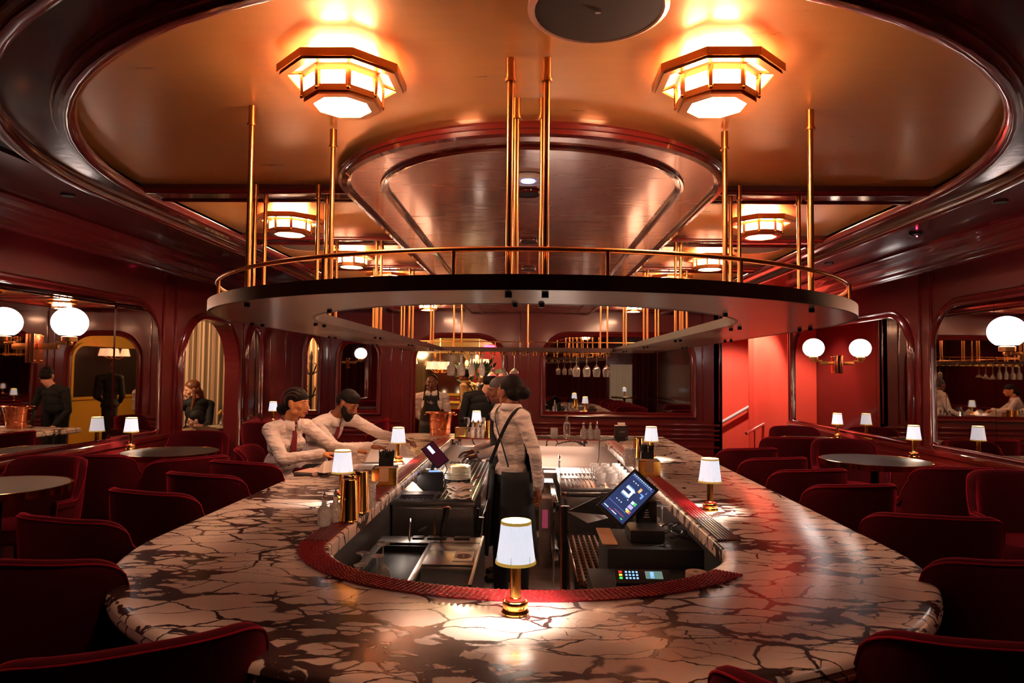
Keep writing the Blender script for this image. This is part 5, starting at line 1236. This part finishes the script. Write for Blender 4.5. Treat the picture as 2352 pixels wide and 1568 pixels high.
def person(label, J, skin='skin1', shirt='white', trous='trous', s=1, hf=(1,0,0), htilt=0, masc=False, hands=True, legs=True, vox=.0065, hand_spec=None, chest_f=None, waist=1.0, face_kw=None, sleeve=True, group=None, lab_parts=None, bust=0, headup=(0,0,1), tr_name='trousers'):
    """J: joints in world coordinates; the empty stands at J['base']"""
    B = V(J['base']); t = thing('person', label, 'person', B, 0, group); K = {k: V(p)-B for k, p in J.items() if k != 'base'}
    R = basis(hf, headup, htilt); hd = K['head']; nk = K['neck']; ch = K['chest']; pv = K['pelvis']; sl, sr = K['shL'], K['shR']
    ax_ = (sr-sl).normalized(); upv = (nk-pv).normalized(); fw = (ax_.cross(upv)*-1).normalized(); RT = Matrix((ax_, fw, upv)).transposed() 
    def torso(mb, g):
        wd = (sr-sl).length/2
        mb.ell(ch+upv*.0, (wd*.80+g,.098+g,.15), RT, 18, 12)
        mb.ell(ch+upv*.10, (wd*.86+g,.080+g,.085), RT, 18, 10)
        mb.ell(ch*.5+pv*.5, (.128*waist+g,.092+g,.14), RT, 18, 12)
        mb.ell(pv+upv*.03, (.148*waist+g,.108+g,.12), RT, 18, 12)
        if bust:
            for x in (-1,1): mb.ell(ch+ax_*x*.072+fw*(.065+g*.5)-upv*.01, (.062+g*.5,.05+g*.5,.06), RT, 14, 10)
        for sh in (sl, sr): mb.cap(nk-upv*.035, sh, .048+g, .055+g, 12)
    def arm(mb, g, full=True):
        for a, b, c in (('shL','elL','wrL'),('shR','elR','wrR')):
            mb.cap(K[a],K[b],.050+g,.040+g,12); mb.cap(K[b],K[c],.040+g,.0275+g*.9,12)
    def leg(mb, g):
        for a, b, c in (('hpL','knL','anL'),('hpR','knR','anR')):
            if a in K: mb.cap(K[a],K[b],.080+g,.055+g,12); mb.cap(K[b],K[c],.054+g,.040+g,12)
    mb = MB(); head(mb, hd, R, s, masc); mb.cap(hd+R@V((0,-.018,-.055))*s, nk-upv*.02, .049*s+(.006 if masc else 0), .056*s, 14); torso(mb, -.012); arm(mb, -.006)
    if legs: leg(mb, -.008)
    if hands:
        for i, (wk, hs) in enumerate(zip(('wrL','wrR'), hand_spec or ((None,),(None,)))):
            if hs and hs[0] is not None: hand(mb, K[wk], *hs)
    if legs:
        for k, kn in (('anL','knL'),('anR','knR')):
            if k in K: mb.cap(K[k]-V((0,0,.03)), K[k]+fw*.12-V((0,0,.05)), .035, .03, 10)
    remesh(mb, 'body', M[skin], t, vox, 2, .4)
    if shirt:
        mb = MB(); torso(mb, .006); arm(mb, .007)
        # cuffs, creases and collar
        for a, b in (('elL','wrL'),('elR','wrR')):
            d = (K[b]-K[a]).normalized(); mb.tube(K[b]-d*.055, K[b]-d*.008, .0375, .0385, 16)
            for k in (.15,.32,.5,.68): 
                p = K[a]*(1-k)+K[b]*k; q = d.orthogonal().normalized(); mb.path([p+Matrix.Rotation(w*PI/8,3,d)@q*(.0455-.011*k)+d*.012*math.sin(w*.8+k*9) for w in range(16)], .0038, 6, True)
        for a, b in (('shL','elL'),('shR','elR')):
            d = (K[b]-K[a]).normalized()
            for k in (.35,.6,.85):
                p = K[a]*(1-k)+K[b]*k; q = d.orthogonal().normalized(); mb.path([p+Matrix.Rotation(w*PI/8,3,d)@q*(.0565-.009*k)+d*.014*math.sin(w*.9+k*7) for w in range(16)], .004, 6, True)
        so_sh = remesh(mb, 'shirt' if shirt != 'suit' else 'jacket', M[shirt] if shirt in M else shirt, t, .0065, 2, .5)
        if shirt != 'suit':
            mb = MB(); nn = nk-upv*.012; Rn = Matrix((ax_, fw, upv)).transposed(); vs = []; n = 26
            for i in range(n+1):
                a = -PI*.5+.14+ (2*PI-.28)*i/n   # open at the front
                d_ = V((math.cos(a+PI), math.sin(a+PI), 0)); 
                fr_ = abs(math.sin((i/n-.5)*PI))**3
                for r, z in ((.060,-.004),(.063,.034),(.071,.029),(.083+.018*fr_,-.010-.020*fr_)): vs.append(nn+Rn@V((d_.x*r*1.06, d_.y*r+.004, z-.012*fr_)))
            mb.add(vs, [(4*i+j, 4*i+4+j, 4*i+5+j, 4*i+1+j) for i in range(n) for j in range(3)]); o = mb.build('collar', mat('collar_cotton',(.82,.72,.66),.75) if shirt == 'white' else (M[shirt] if shirt in M else shirt), so_sh, 60); o.modifiers.new('s','SOLIDIFY').thickness = .003
    if trous and legs:
        mb = MB(); mb.ell(pv+upv*.0, (.158*waist,.118,.11), RT, 18, 12)
        for a, b in (('hpL','knL'),('hpR','knR')): mb.cap(K[a], K[b], .088, .066, 12)
        for b, c in (('knL','anL'),('knR','anR')): mb.cap(K[b], K[c], .066, .058, 12)
        remesh(mb, tr_name, M[trous], t, .009, 2)
        for k in ('anL','anR'):
            mb = MB(); mb.cap(K[k]-V((0,0,.055))-fw*.04, K[k]+fw*.14-V((0,0,.062)), .034, .030, 12); mb.build('shoe', M['dark'], t, 60)
    face(t, hd, R, s, **(face_kw or {}))
    return t, K, R, RT, fw, upv, ax_
def hp(hd, R, s=1): return lambda x,y,z: hd+R@V((x*s,y*s,z*s))
def tie(t, K, RT, fw, upv, ax_, m, length=.34, lead=.10):
    n = K['neck']-upv*.03+fw*.066; mb = MB(); pts = [(n, .016), (n-upv*.03+fw*.012, .012), (n-upv*.06+fw*.028, .018), (n-upv*.18+fw*.052, .026), (n-upv*length+fw*.045, .034), (n-upv*(length+.035)+fw*.04, .002)]
    vs = []
    for p, w in pts:
        for sx in (-1,1):
            for f in (.0,.008): vs.append(p+ax_*sx*w+fw*f)
    fs = []
    for i in range(len(pts)-1):
        q = 4*i; w = q+4; fs += [(q,w,w+2,q+2),(q+1,q+3,w+3,w+1),(q,q+1,w+1,w),(q+2,w+2,w+3,q+3)]
    mb.add(vs, fs); mb.build('tie', m, t, 60)
def apron(t, K, RT, fw, upv, ax_, skirt=.55, back=False, m='apron', logo=True):
    ch, pv, nk = K['chest'], K['pelvis'], K['neck']; mb = MB(); vs = []; rows = 14; cols = 14
    for i in range(rows+1):
        k = i/rows; z = .14-(.14+.36)*k  # from chest top to the waist/hip
        p = ch+upv*z; half = .6+.75*min(1, max(0,(k-.25))/.35)
        for j in range(cols+1):
            a = (j/cols-.5)*2*half; rx, ry = (.165 if k<.5 else .165+.012*(k-.5)*2), .120+.012*k
            vs.append(p+ax_*math.sin(a)*rx+fw*(math.cos(a)*ry+.0))
    mb.add(vs, [(i*(cols+1)+j,(i+1)*(cols+1)+j,(i+1)*(cols+1)+j+1,i*(cols+1)+j+1) for i in range(rows) for j in range(cols)]); o = mb.build('apron_bib', M[m], t, 60); o.modifiers.new('s','SOLIDIFY').thickness = .005
    mb = MB(); vs = []; n = 40; up = V((0,0,1))
    for i in range(9):
        k = i/8; c0 = pv+upv*.06-up*skirt*k
        for j in range(n+1):
            a = (j/n-.5)*2*PI*(.9 if not back else .93); fold = 1+.03*math.sin(j*1.9)*k
            vs.append(c0+(ax_*math.sin(a)*(.172+.045*k)+fw*(math.cos(a)*(.135+.05*k)))*fold)
    mb.add(vs, [(i*(n+1)+j,(i+1)*(n+1)+j,(i+1)*(n+1)+j+1,i*(n+1)+j+1) for i in range(8) for j in range(n)]); o = mb.build('apron_skirt', M[m], t, 60); o.modifiers.new('s','SOLIDIFY').thickness = .005
    # straps: from the bib over the shoulders, crossing on the back
    for s_ in (-1,1):
        pts = [ch+upv*.13+ax_*s_*.085+fw*.118, nk-upv*.045+ax_*s_*.10+fw*.07, nk-upv*.0+ax_*s_*.105+fw*.0, nk-upv*.035+ax_*s_*.10-fw*.075, ch+upv*.06+ax_*s_*.05-fw*.118, ch-upv*.08-ax_*s_*.03-fw*.122, pv+upv*.10-ax_*s_*.10-fw*.118]
        mbs = MB(); vs = []
        for i, p in enumerate(pts):
            d = (pts[min(i+1,len(pts)-1)]-pts[max(i-1,0)]).normalized(); o_ = (p-(nk*.5+ch*.5)); o_ = (o_-d*o_.dot(d)).normalized(); w_ = d.cross(o_)
            for x in (-1,1):
                for f in (.0,.006): vs.append(p+w_*x*.014+o_*f)
        fs = []
        for i in range(len(pts)-1):
            q = 4*i; w = q+4; fs += [(q,w,w+2,q+2),(q+1,q+3,w+3,w+1),(q,q+1,w+1,w),(q+2,w+2,w+3,q+3)]
        mbs.add(vs, fs); o = mbs.build('apron_strap', M[m], t, 60); sb = o.modifiers.new('b','SUBSURF'); sb.levels = 2; sb.render_levels = 2
    if logo: # script lettering embroidered on the bib
        c0 = ch+upv*.045+fw*.128; P = lambda x,z: c0+ax_*x+upv*z+fw*(-.06*abs(x)**1.3)
        for st in ([(-.05,-.006),(-.03,-.002),(-.012,.012),(.0,.028),(.004,.018),(-.008,-.002),(-.026,-.03)],[(-.022,-.004),(-.006,.002),(.006,-.004),(.016,.006),(.024,.0),(.034,.012),(.048,.02)],[(-.012,-.012),(.01,-.016),(.022,-.01)],[(.03,.004),(.044,.008)]):
            MB().path([P(*q) for q in st], .0024, 6).build('embroidered_stroke', M['napkin'], t, 60)

# --- woman with the bun, seated at the left of the bar -------------------------------------------
J = dict(base=(-1.93,5.38,0), pelvis=(-1.98,5.32,.57), chest=(-1.90,5.30,.92), neck=(-1.86,5.29,1.085), head=(-1.80,5.255,1.215),
  shL=(-1.775,5.43,1.025), shR=(-1.965,5.155,1.015), elL=(-1.60,5.52,.86), elR=(-1.80,4.99,.815), wrL=(-1.37,5.40,.842), wrR=(-1.56,5.13,.85),
  hpL=(-1.96,5.42,.55), hpR=(-1.92,5.22,.55), knL=(-1.52,5.46,.56), knR=(-1.50,5.20,.56), anL=(-1.56,5.48,.12), anR=(-1.55,5.2,.12))
t, K, R, RT, fw, upv, ax_ = person('woman with a low braided bun in a white shirt and burgundy tie, seated', J, 'skin1', 'white', hf=(.97,-.20,-.12), s=.98, bust=1,
  hand_spec=((( .95,.1,-.12),(0,0,1),.95,.45,-1),((.93,.30,-.10),(-.1,0,1),.95,.45,1)), face_kw=dict(closed=True))
P = hp(K['head'], R, .98); mb = MB()
mb.ell(P(0,-.012,.050), (.0785,.092,.078), R, 20, 14); mb.ell(P(0,-.05,.0), (.076,.062,.07), R, 16, 10); mb.ell(P(0,-.115,-.062), (.044,.05,.042), R, 14, 10); mb.ell(P(0,-.095,-.03), (.03,.03,.03), R, 10, 8)
remesh(mb, 'hair', M['hair'], t, .006, 2)
mb = MB()
def arcpt(pts, n=14):
    o = []
    for i in range(n+1):
        t_ = i/n; q = [P(*p) for p in pts]
        while len(q) > 1: q = [q[k]*(1-t_)+q[k+1]*t_ for k in range(len(q)-1)]
        o.append(q[0])
    return o
mb.path(arcpt([(.074,.062,.080),(.088,.0,.125),(.090,-.07,.085),(.086,-.075,.0),(.082,-.05,-.01)]), .0022, 6)
mb.path(arcpt([(.082,.045,.055),(.094,.0,.095),(.094,-.055,.06),(.088,-.055,.01)]), .0020, 6)
mb.path(arcpt([(.060,.05,.105),(.05,-.02,.150),(.045,-.10,.10),(.045,-.12,.02)]), .0020, 6)
mb.build('braid_parting', mat('parting_skin',(.2,.075,.035),.6), t, 60)
MB().ell(P(.083,.002,-.038), .0045).build('earring', M['steelpol'], t)
tie(t, K, RT, fw, upv, ax_, M['tie'], .27)
mb = MB(); n_0 = K['neck']-upv*.002
mb.path([n_0+RT@V((.067*math.cos(a*PI/12)*1.05,.067*math.sin(a*PI/12),.014-.022*max(0,math.sin(a*PI/12)))) for a in range(24)], .009, 8, True); mb.build('tie_band', M['tie'], t, 60)

# --- bearded man beside her ------------------------------------------------------------------------
J = dict(base=(-1.93,6.18,0), pelvis=(-1.98,6.16,.58), chest=(-1.83,6.10,.92), neck=(-1.72,6.08,1.07), head=(-1.615,6.05,1.175),
  shL=(-1.60,6.27,1.01), shR=(-1.86,5.93,.995), elL=(-1.38,6.36,.88), elR=(-1.62,5.72,.82), wrL=(-1.15,6.22,.86), wrR=(-1.36,5.84,.83),
  hpL=(-1.96,6.26,.56), hpR=(-1.96,6.06,.56), knL=(-1.52,6.28,.56), knR=(-1.52,6.04,.56), anL=(-1.56,6.3,.12), anR=(-1.55,6.04,.12))
t, K, R, RT, fw, upv, ax_ = person('bearded man in a white shirt leaning over napkins on the bar', J, 'skin2', 'white', hf=(.84,-.28,-.46), s=1.02, masc=True, waist=1.1,
  hand_spec=(((.8,-.35,-.25),(.2,0,1),1.02,.5,-1),((.85,.25,-.1),(-.1,.1,1),1.02,.6,1)), face_kw=dict(closed=True, lipm='lipd'))
P = hp(K['head'], R, 1.02); mb = MB()
mb.ell(P(0,-.010,.056), (.080,.094,.078), R, 20, 14); mb.ell(P(0,.03,.088), (.062,.055,.036), R, 14, 10); mb.ell(P(0,-.05,.012), (.076,.064,.066), R, 14, 10); remesh(mb, 'hair', M['hair'], t, .006, 2)
mb = MB(); mb.ell(P(0,.050,-.088), (.052,.050,.040), R, 14, 10); mb.ell(P(0,.062,-.112), (.034,.032,.03), R, 12, 8)
for x in (-1,1): mb.ell(P(x*.046,.045,-.068), (.022,.032,.03), R, 10, 8); mb.ell(P(x*.060,.026,-.045), (.014,.030,.040), R, 10, 8); mb.cap(P(x*.067,.014,-.018), P(x*.052,.040,-.072), .014, .024, 8); mb.ell(P(x*.018,.097,-.047), (.014,.008,.006), R, 8, 6); mb.cap(P(x*.028,.09,-.05), P(x*.036,.075,-.075), .006, .010, 8)
remesh(mb, 'beard', M['hair'], t, .005, 1)
tie(t, K, RT, fw, upv, ax_, M['tie'], .26)
w_ = K['wrL']; d_ = (K['wrL']-K['elL']).normalized(); mb = MB(); q = d_.orthogonal().normalized(); mb.path([w_-d_*.004+Matrix.Rotation(a*PI/8,3,d_)@q*.030 for a in range(16)], .006, 6, True); mb.build('bracelet', M['dark'], t, 60)

# --- woman bartender standing, back three quarters ------------------------------------------------
FB = -.25
J = dict(base=(-.13,5.12,FB), pelvis=(-.13,5.13,.70), chest=(-.125,5.10,1.03), neck=(-.135,5.09,1.225), head=(-.150,5.12,1.325),
  shL=(-.235,5.19,1.15), shR=(-.045,5.00,1.14), elL=(-.09,5.33,.90), elR=(.045,4.95,.885), wrL=(.09,5.20,.66), wrR=(.075,5.00,.645),
  hpL=(-.20,5.19,.66), hpR=(-.06,5.07,.66), knL=(-.20,5.17,.22), knR=(-.05,5.05,.22), anL=(-.20,5.21,-.15), anR=(-.05,5.09,-.15))
t, K, R, RT, fw, upv, ax_ = person('woman bartender with a large low bun and black apron, hands clasped behind her back', J, 'skin2', 'white', hf=(-.74,.66,0), s=1.0, waist=.86,
  hand_spec=(((-.12,-.6,-.85),(.9,-.2,.2),.95,.9,-1),((.10,.3,-.95),(.9,.2,.1),.95,.9,1)), face_kw=dict(lipm='lipd'))
P = hp(K['head'], R, 1.0); mb = MB()
mb.ell(P(0,-.026,.046), (.084,.094,.086), R, 20, 14); mb.ell(P(0,-.06,.0), (.078,.066,.066), R, 16, 10); mb.ell(P(0,-.140,-.004), (.060,.056,.050), R, 16, 10); mb.ell(P(0,-.11,.0), (.045,.04,.04), R, 10, 8)
remesh(mb, 'hair', M['hair'], t, .006, 2)
for x in (-1,1): 
    MB().path([P(x*.081,.002+.011*math.cos(a*PI/6),-.048+.013*math.sin(a*PI/6)) for a in range(12)], .002, 6, True).build('hoop_earring', M['brass'], t, 60)
apron(t, K, RT, fw, upv, ax_, .62, True, logo=False)

# --- man bartender in profile ----------------------------------------------------------------------
J = dict(base=(-0.240,5.770,FB), pelvis=(-0.190,5.750,.70), chest=(-0.200,5.710,1.00), neck=(-0.210,5.700,1.205), head=(-0.255,5.690,1.310),
  shL=(-0.210,5.540,1.12), shR=(-0.180,5.920,1.13), elL=(-0.200,5.430,.87), elR=(-0.230,5.990,.88), wrL=(-0.400,5.540,.80), wrR=(-0.460,5.860,.80),
  hpL=(-0.190,5.650,.66), hpR=(-0.190,5.850,.66), knL=(-0.220,5.650,.22), knR=(-0.210,5.850,.22), anL=(-0.190,5.650,-.15), anR=(-0.190,5.850,-.15))
t, K, R, RT, fw, upv, ax_ = person('man bartender with short greying hair in profile, burgundy tie and black apron', J, 'skin3', 'white', hf=(-.96,-.24,-.06), s=1.0, masc=True,
  hand_spec=(((-.95,.1,-.15),(0,0,1),1.0,.5,1),((-.95,-.1,-.15),(0,0,1),1.0,.5,-1)), face_kw=dict(lipm='lipd'))
P = hp(K['head'], R, 1.0); mb = MB(); mb.ell(P(0,-.014,.052), (.0765,.092,.074), R, 20, 14); mb.ell(P(0,-.05,.014), (.0745,.060,.05), R, 14, 10); remesh(mb, 'hair', M['hairgrey'], t, .006, 2)
mb = MB(); mb.ell(P(0,.074,-.090), (.024,.018,.016), R, 10, 8)
for x in (-1,1): mb.ell(P(x*.018,.097,-.047), (.013,.006,.004), R, 8, 6); mb.cap(P(x*.029,.088,-.052), P(x*.024,.080,-.082), .004, .006, 8)
remesh(mb, 'goatee', M['hair'], t, .004, 1)
tie(t, K, RT, fw, upv, ax_, M['tie'], .2); apron(t, K, RT, fw, upv, ax_, .62)
w_ = K['wrL']; d_ = (K['wrL']-K['elL']).normalized(); q = d_.orthogonal().normalized(); mb = MB(); mb.path([w_-d_*.0+Matrix.Rotation(a*PI/8,3,d_)@q*.030 for a in range(16)], .007, 6, True); mb.ell(w_+V((0,-.02,.026)), (.018,.018,.008)); mb.build('wristwatch', M['dark'], t, 60)

# --- man in a black suit behind them ----------------------------------------------------------------
J = dict(base=(-.60,8.66,0), pelvis=(-.60,8.66,.93), chest=(-.59,8.64,1.02), neck=(-.55,8.62,1.24), head=(-.50,8.60,1.35),
  shL=(-.78,8.60,1.16), shR=(-.36,8.68,1.16), elL=(-.84,8.58,.90), elR=(-.30,8.62,.90), wrL=(-.76,8.46,.72), wrR=(-.40,8.46,.72),
  hpL=(-.70,8.66,.86), hpR=(-.50,8.66,.86), knL=(-.70,8.64,.46), knR=(-.50,8.66,.46), anL=(-.70,8.66,.1), anR=(-.50,8.68,.1))
t, K, R, RT, fw, upv, ax_ = person('broad man in a black suit standing behind the two bartenders', J, 'skin4', 'suit', 'suit', hf=(.35,.9,-.2), s=1.0, masc=True, waist=1.25,
  hand_spec=(((.4,-.7,-.5),(0,-.2,1),1.0,.6,1),((-.4,-.7,-.5),(0,-.2,1),1.0,.6,-1)))
P = hp(K['head'], R); mb = MB(); mb.ell(P(0,-.020,.046), (.079,.094,.081), R, 20, 14); mb.ell(P(0,-.05,.0), (.075,.062,.06), R, 14, 10); remesh(mb, 'hair', M['hair'], t, .007, 2)

# --- man in a dark suit inside the dining room, seen in the left mirror ------------------------------
J = dict(base=(-.10,10.45,0), pelvis=(-.10,10.45,.88), chest=(-.10,10.45,1.16), neck=(-.10,10.47,1.37), head=(-.07,10.51,1.485),
  shL=(-.25,10.56,1.30), shR=(.08,10.33,1.30), elL=(-.27,10.60,1.02), elR=(.12,10.33,1.02), wrL=(-.13,10.74,.92), wrR=(.13,10.55,.92),
  hpL=(-.17,10.50,.82), hpR=(-.03,10.40,.82), knL=(-.17,10.50,.46), knR=(-.03,10.40,.46), anL=(-.17,10.48,.1), anR=(-.03,10.38,.1))
t, K, R, RT, fw, upv, ax_ = person('bald man in a black suit standing with his back to us in the left mirror', J, 'skin2', 'suit', 'suit', hf=(.6,.75,-.15), s=1.0, masc=True, waist=1.2,
  hand_spec=(((.6,.4,-.3),(0,0,1),1.0,.6,1),((.2,.6,-.3),(0,0,1),1.0,.6,-1)))

# --- woman in an apron standing in the yellow arch ---------------------------------------------------
J = dict(base=(-1.40,9.62,0), pelvis=(-1.375,9.66,.72), chest=(-1.375,9.63,1.00), neck=(-1.375,9.62,1.185), head=(-1.375,9.585,1.300),
  shL=(-1.19,9.64,1.105), shR=(-1.56,9.64,1.105), elL=(-1.15,9.70,.87), elR=(-1.61,9.70,.87), wrL=(-1.30,9.80,.70), wrR=(-1.46,9.80,.70),
  hpL=(-1.29,9.66,.66), hpR=(-1.46,9.66,.66), knL=(-1.29,9.65,.38), knR=(-1.46,9.65,.38), anL=(-1.29,9.68,.1), anR=(-1.46,9.68,.1))
t, K, R, RT, fw, upv, ax_ = person('woman in a black apron with white script lettering, facing us in the yellow arch', J, 'skin3', 'white', hf=(.05,-1,-.05), s=1.0, waist=.95,
  hand_spec=(((.5,.5,-.6),(0,1,0),.9,.8,1),((-.5,.5,-.6),(0,1,0),.9,.8,-1)), face_kw=dict(lipm='lipd'))
P = hp(K['head'], R, 1.0); mb = MB(); mb.ell(P(0,-.030,.050), (.082,.090,.080), R, 20, 14); mb.ell(P(0,-.055,-.0), (.085,.06,.075), R, 16, 10); remesh(mb, 'hair', M['hair'], t, .006, 2)
for x in (-1,1):
    mb = MB()
    for k in range(9): mb.ell(P(x*(.082+.003*k),.004+.006*k,-.03-.024*k), (.012,.012,.015), R, 8, 6)
    mb.build('hair_braid', M['hair'], t, 60)
tie(t, K, RT, fw, upv, ax_, M['dark'], .1); apron(t, K, RT, fw, upv, ax_, .6)

# --- man in an apron seen from behind in the dining room --------------------------------------------
J = dict(base=(-1.03,11.5,0), pelvis=(-1.03,11.5,.82), chest=(-1.04,11.5,1.12), neck=(-1.06,11.48,1.30), head=(-1.10,11.46,1.42),
  shL=(-1.10,11.33,1.22), shR=(-.96,11.66,1.22), elL=(-1.08,11.25,.95), elR=(-.86,11.68,.96), wrL=(-1.2,11.2,.76), wrR=(-.84,11.6,.76),
  hpL=(-1.03,11.42,.8), hpR=(-1.02,11.58,.8), knL=(-1.04,11.42,.45), knR=(-1.02,11.58,.45), anL=(-1.03,11.42,.1), anR=(-1.02,11.58,.1))
t, K, R, RT, fw, upv, ax_ = person('man in a tan shirt and black apron turned away in the ochre dining room', J, 'skin3', mat('tan_shirt',(.5,.33,.17),.8), hf=(-.9,.4,-.1), masc=True,
  hand_spec=(((-.3,0,-.9),(0,-1,0),1,.5,1),((.1,-.2,-.9),(1,0,0),1,.5,-1)))
P = hp(K['head'], R); mb = MB(); mb.ell(P(0,-.020,.046), (.079,.094,.081), R, 18, 12); mb.ell(P(0,-.05,.0), (.075,.062,.06), R, 14, 10); remesh(mb, 'hair', M['hair'], t, .008, 2); apron(t, K, RT, fw, upv, ax_, .6, True, logo=False)

# --- small figure in white in the red doorway --------------------------------------------------------
J = dict(base=(-0.960,13.350,0), pelvis=(-0.960,13.350,.82), chest=(-0.960,13.350,1.08), neck=(-0.960,13.350,1.24), head=(-0.940,13.330,1.345),
  shL=(-0.800,13.350,1.16), shR=(-1.120,13.350,1.16), elL=(-0.760,13.300,.92), elR=(-1.160,13.300,.92), wrL=(-0.840,13.150,.85), wrR=(-1.080,13.150,.85),
  hpL=(-0.880,13.350,.8), hpR=(-1.040,13.350,.8), knL=(-0.880,13.350,.45), knR=(-1.040,13.350,.45), anL=(-0.880,13.350,.1), anR=(-1.040,13.350,.1))
t, K, R, RT, fw, upv, ax_ = person('distant person in a white shirt in front of the red doorway', J, 'skin2', 'white', hf=(-.3,-.9,-.3),
  hand_spec=(((-.3,-1,0),(0,0,1),1,.5,1),((.3,-1,0),(0,0,1),1,.5,-1)), vox=.009)
P = hp(K['head'], R); mb = MB(); mb.ell(P(0,-.020,.046), (.079,.094,.081), R, 18, 12); remesh(mb, 'hair', M['hair'], t, .009, 2)

# --- two people beyond the left arch -----------------------------------------------------------------
J = dict(base=(-4.320,8.720,0.000), pelvis=(-4.320,8.740,0.645), chest=(-4.290,8.720,0.925), neck=(-4.290,8.710,1.095), head=(-4.335,8.680,1.200),
  shL=(-4.430,8.630,1.005), shR=(-4.160,8.820,1.005), elL=(-4.520,8.520,0.805), elR=(-4.120,8.720,0.765), wrL=(-4.550,8.320,0.825), wrR=(-4.300,8.540,0.685),
  hpL=(-4.350,8.670,0.625), hpR=(-4.220,8.770,0.625), knL=(-4.400,8.620,0.325), knR=(-4.250,8.720,0.325), anL=(-4.400,8.640,0.100), anR=(-4.250,8.740,0.100))
t, K, R, RT, fw, upv, ax_ = person('woman with long brown hair in a black top standing beyond the left arch', J, 'skin4', 'suit', 'suit', hf=(-.70,-.66,-.28), s=.98, waist=.9,
  hand_spec=(((-.3,-.8,-.3),(0,0,1),.9,.5,1),((-.6,-.6,-.4),(0,0,1),.9,.5,-1)), face_kw=dict(closed=True, brow='hairbr'))
P = hp(K['head'], R, .98); mb = MB(); mb.ell(P(0,-.024,.048), (.082,.094,.082), R, 20, 14); mb.ell(P(0,-.055,-.01), (.078,.058,.085), R, 16, 10)
for x in (-1,1):
    mb.cap(P(x*.074,.0,.0), P(x*.080,.02,-.10), .018, .022, 10); mb.cap(P(x*.080,.02,-.10), P(x*.065,.085,-.24), .022, .02, 10); mb.cap(P(x*.065,.085,-.24), P(x*.055,.10,-.36), .02, .008, 10)
mb.cap(P(0,-.075,-.06), P(0,-.085,-.24), .055, .04, 12); mb.cap(P(.05,-.06,-.05), P(.08,-.05,-.26), .03, .02, 12)
remesh(mb, 'long_hair', M['hairbr'], t, .007, 2)
J = dict(base=(-3.960,8.250,0.000), pelvis=(-3.960,8.300,0.310), chest=(-3.990,8.270,0.610), neck=(-4.010,8.240,0.755), head=(-4.040,8.210,0.845),
  shL=(-4.160,8.160,0.690), shR=(-3.880,8.360,0.690), elL=(-4.260,8.020,0.630), elR=(-3.900,8.250,0.470), wrL=(-4.300,8.120,0.810), wrR=(-4.040,8.100,0.530),
  hpL=(-4.020,8.250,0.310), hpR=(-3.920,8.350,0.310), knL=(-4.240,8.050,0.310), knR=(-4.140,8.100,0.310), anL=(-4.240,8.050,0.120), anR=(-4.140,8.100,0.120))
tn_s = mat('camel_jacket',(.22,.12,.055),.8); M['camel'] = tn_s
t, K, R, RT, fw, upv, ax_ = person('seated person with glasses and a camel jacket, back turned, beyond the left arch', J, 'skin4', 'camel', hf=(-.86,-.42,-.25), s=.95,
  hand_spec=(((0,.2,1),(-1,0,0),.9,.6,1),((-.8,-.2,-.2),(0,0,1),.9,.5,-1)), face_kw=dict(closed=True))
P = hp(K['head'], R, .95); mb = MB(); mb.ell(P(0,-.022,.046), (.080,.092,.082), R, 20, 14); mb.ell(P(0,-.055,.0), (.076,.06,.065), R, 16, 10); remesh(mb, 'hair', M['hair'], t, .006, 2)
mb = MB(); 
for x in (-1,1): mb.path([P(x*(.033+.024*math.cos(a*PI/6)),.098,.002+.018*math.sin(a*PI/6)) for a in range(12)], .0018, 6, True); mb.tube(P(x*.057,.096,.006), P(x*.078,.0,.008), .0016, n=6)
mb.tube(P(-.009,.1,.004), P(.009,.1,.004), .0016, n=6); mb.build('glasses', M['dark'], t, 60)
# ------------------------------------------------------------------ lights
def light(kind, loc, e, col, size=.05, rot=None, name='lamp_light', **kw):
    l = bpy.data.lights.new(name, kind); l.energy = e; l.color = col
    if kind == 'AREA': l.size = size
    else: l.shadow_soft_size = size
    for k, v in kw.items(): setattr(l, k, v)
    o = bpy.data.objects.new(name, l); C.objects.link(o); o.location = loc
    if rot: o.rotation_euler = rot
    return o
# stair hall: bright spot from above; dining room and curtained lounge: warm bulbs
light('SPOT', (3.0,10.0,2.5), 75, (1,.84,.72), .06, (math.radians(18),0,math.radians(-20)), spot_size=math.radians(95), spot_blend=.5)
light('POINT', (-1.0,11.6,2.0), 34, (1,.72,.38), .12)
light('POINT', (-2.6,12.6,1.9), 20, (1,.7,.38), .12)
light('POINT', (-4.9,7.6,2.1), 40, (1,.62,.34), .12)
light('POINT', (-3.5,9.9,2.1), 26, (1,.62,.34), .1)
for x_, y_ in DL: light('SPOT', (x_,y_,2.56), 9, (1,.55,.42), .05, (0,0,0), name='downlight_fill', spot_size=math.radians(125), spot_blend=.8)  # weak spots added at the soffit downlights to lift the dark chairs
for x_, s_ in ((-.84,1),(.83,-1)): light('AREA', (x_,5.8,.68), 1.4, (1,.8,.66), .04, (0,math.radians(-30*s_),0), name='well_fill_area', shape='RECTANGLE', size_y=2.4)  # area lights added along the side rims to brighten the well
light('AREA', (0,7.20,.675), 3.6, (1,.82,.68), 1.0, (math.radians(-25),0,0), name='well_fill_area', shape='RECTANGLE', size_y=.05)  # area light added under the back rim, fills the well
w = bpy.data.worlds.new('world'); bpy.context.scene.world = w; w.use_nodes = True
w.node_tree.nodes['Background'].inputs[0].default_value = (.02,.012,.01,1)
vs_ = bpy.context.scene.view_settings
vs_.view_transform = 'Standard'; vs_.look = 'None'; vs_.exposure = 1.6; vs_.gamma = 1; vs_.use_curve_mapping = False
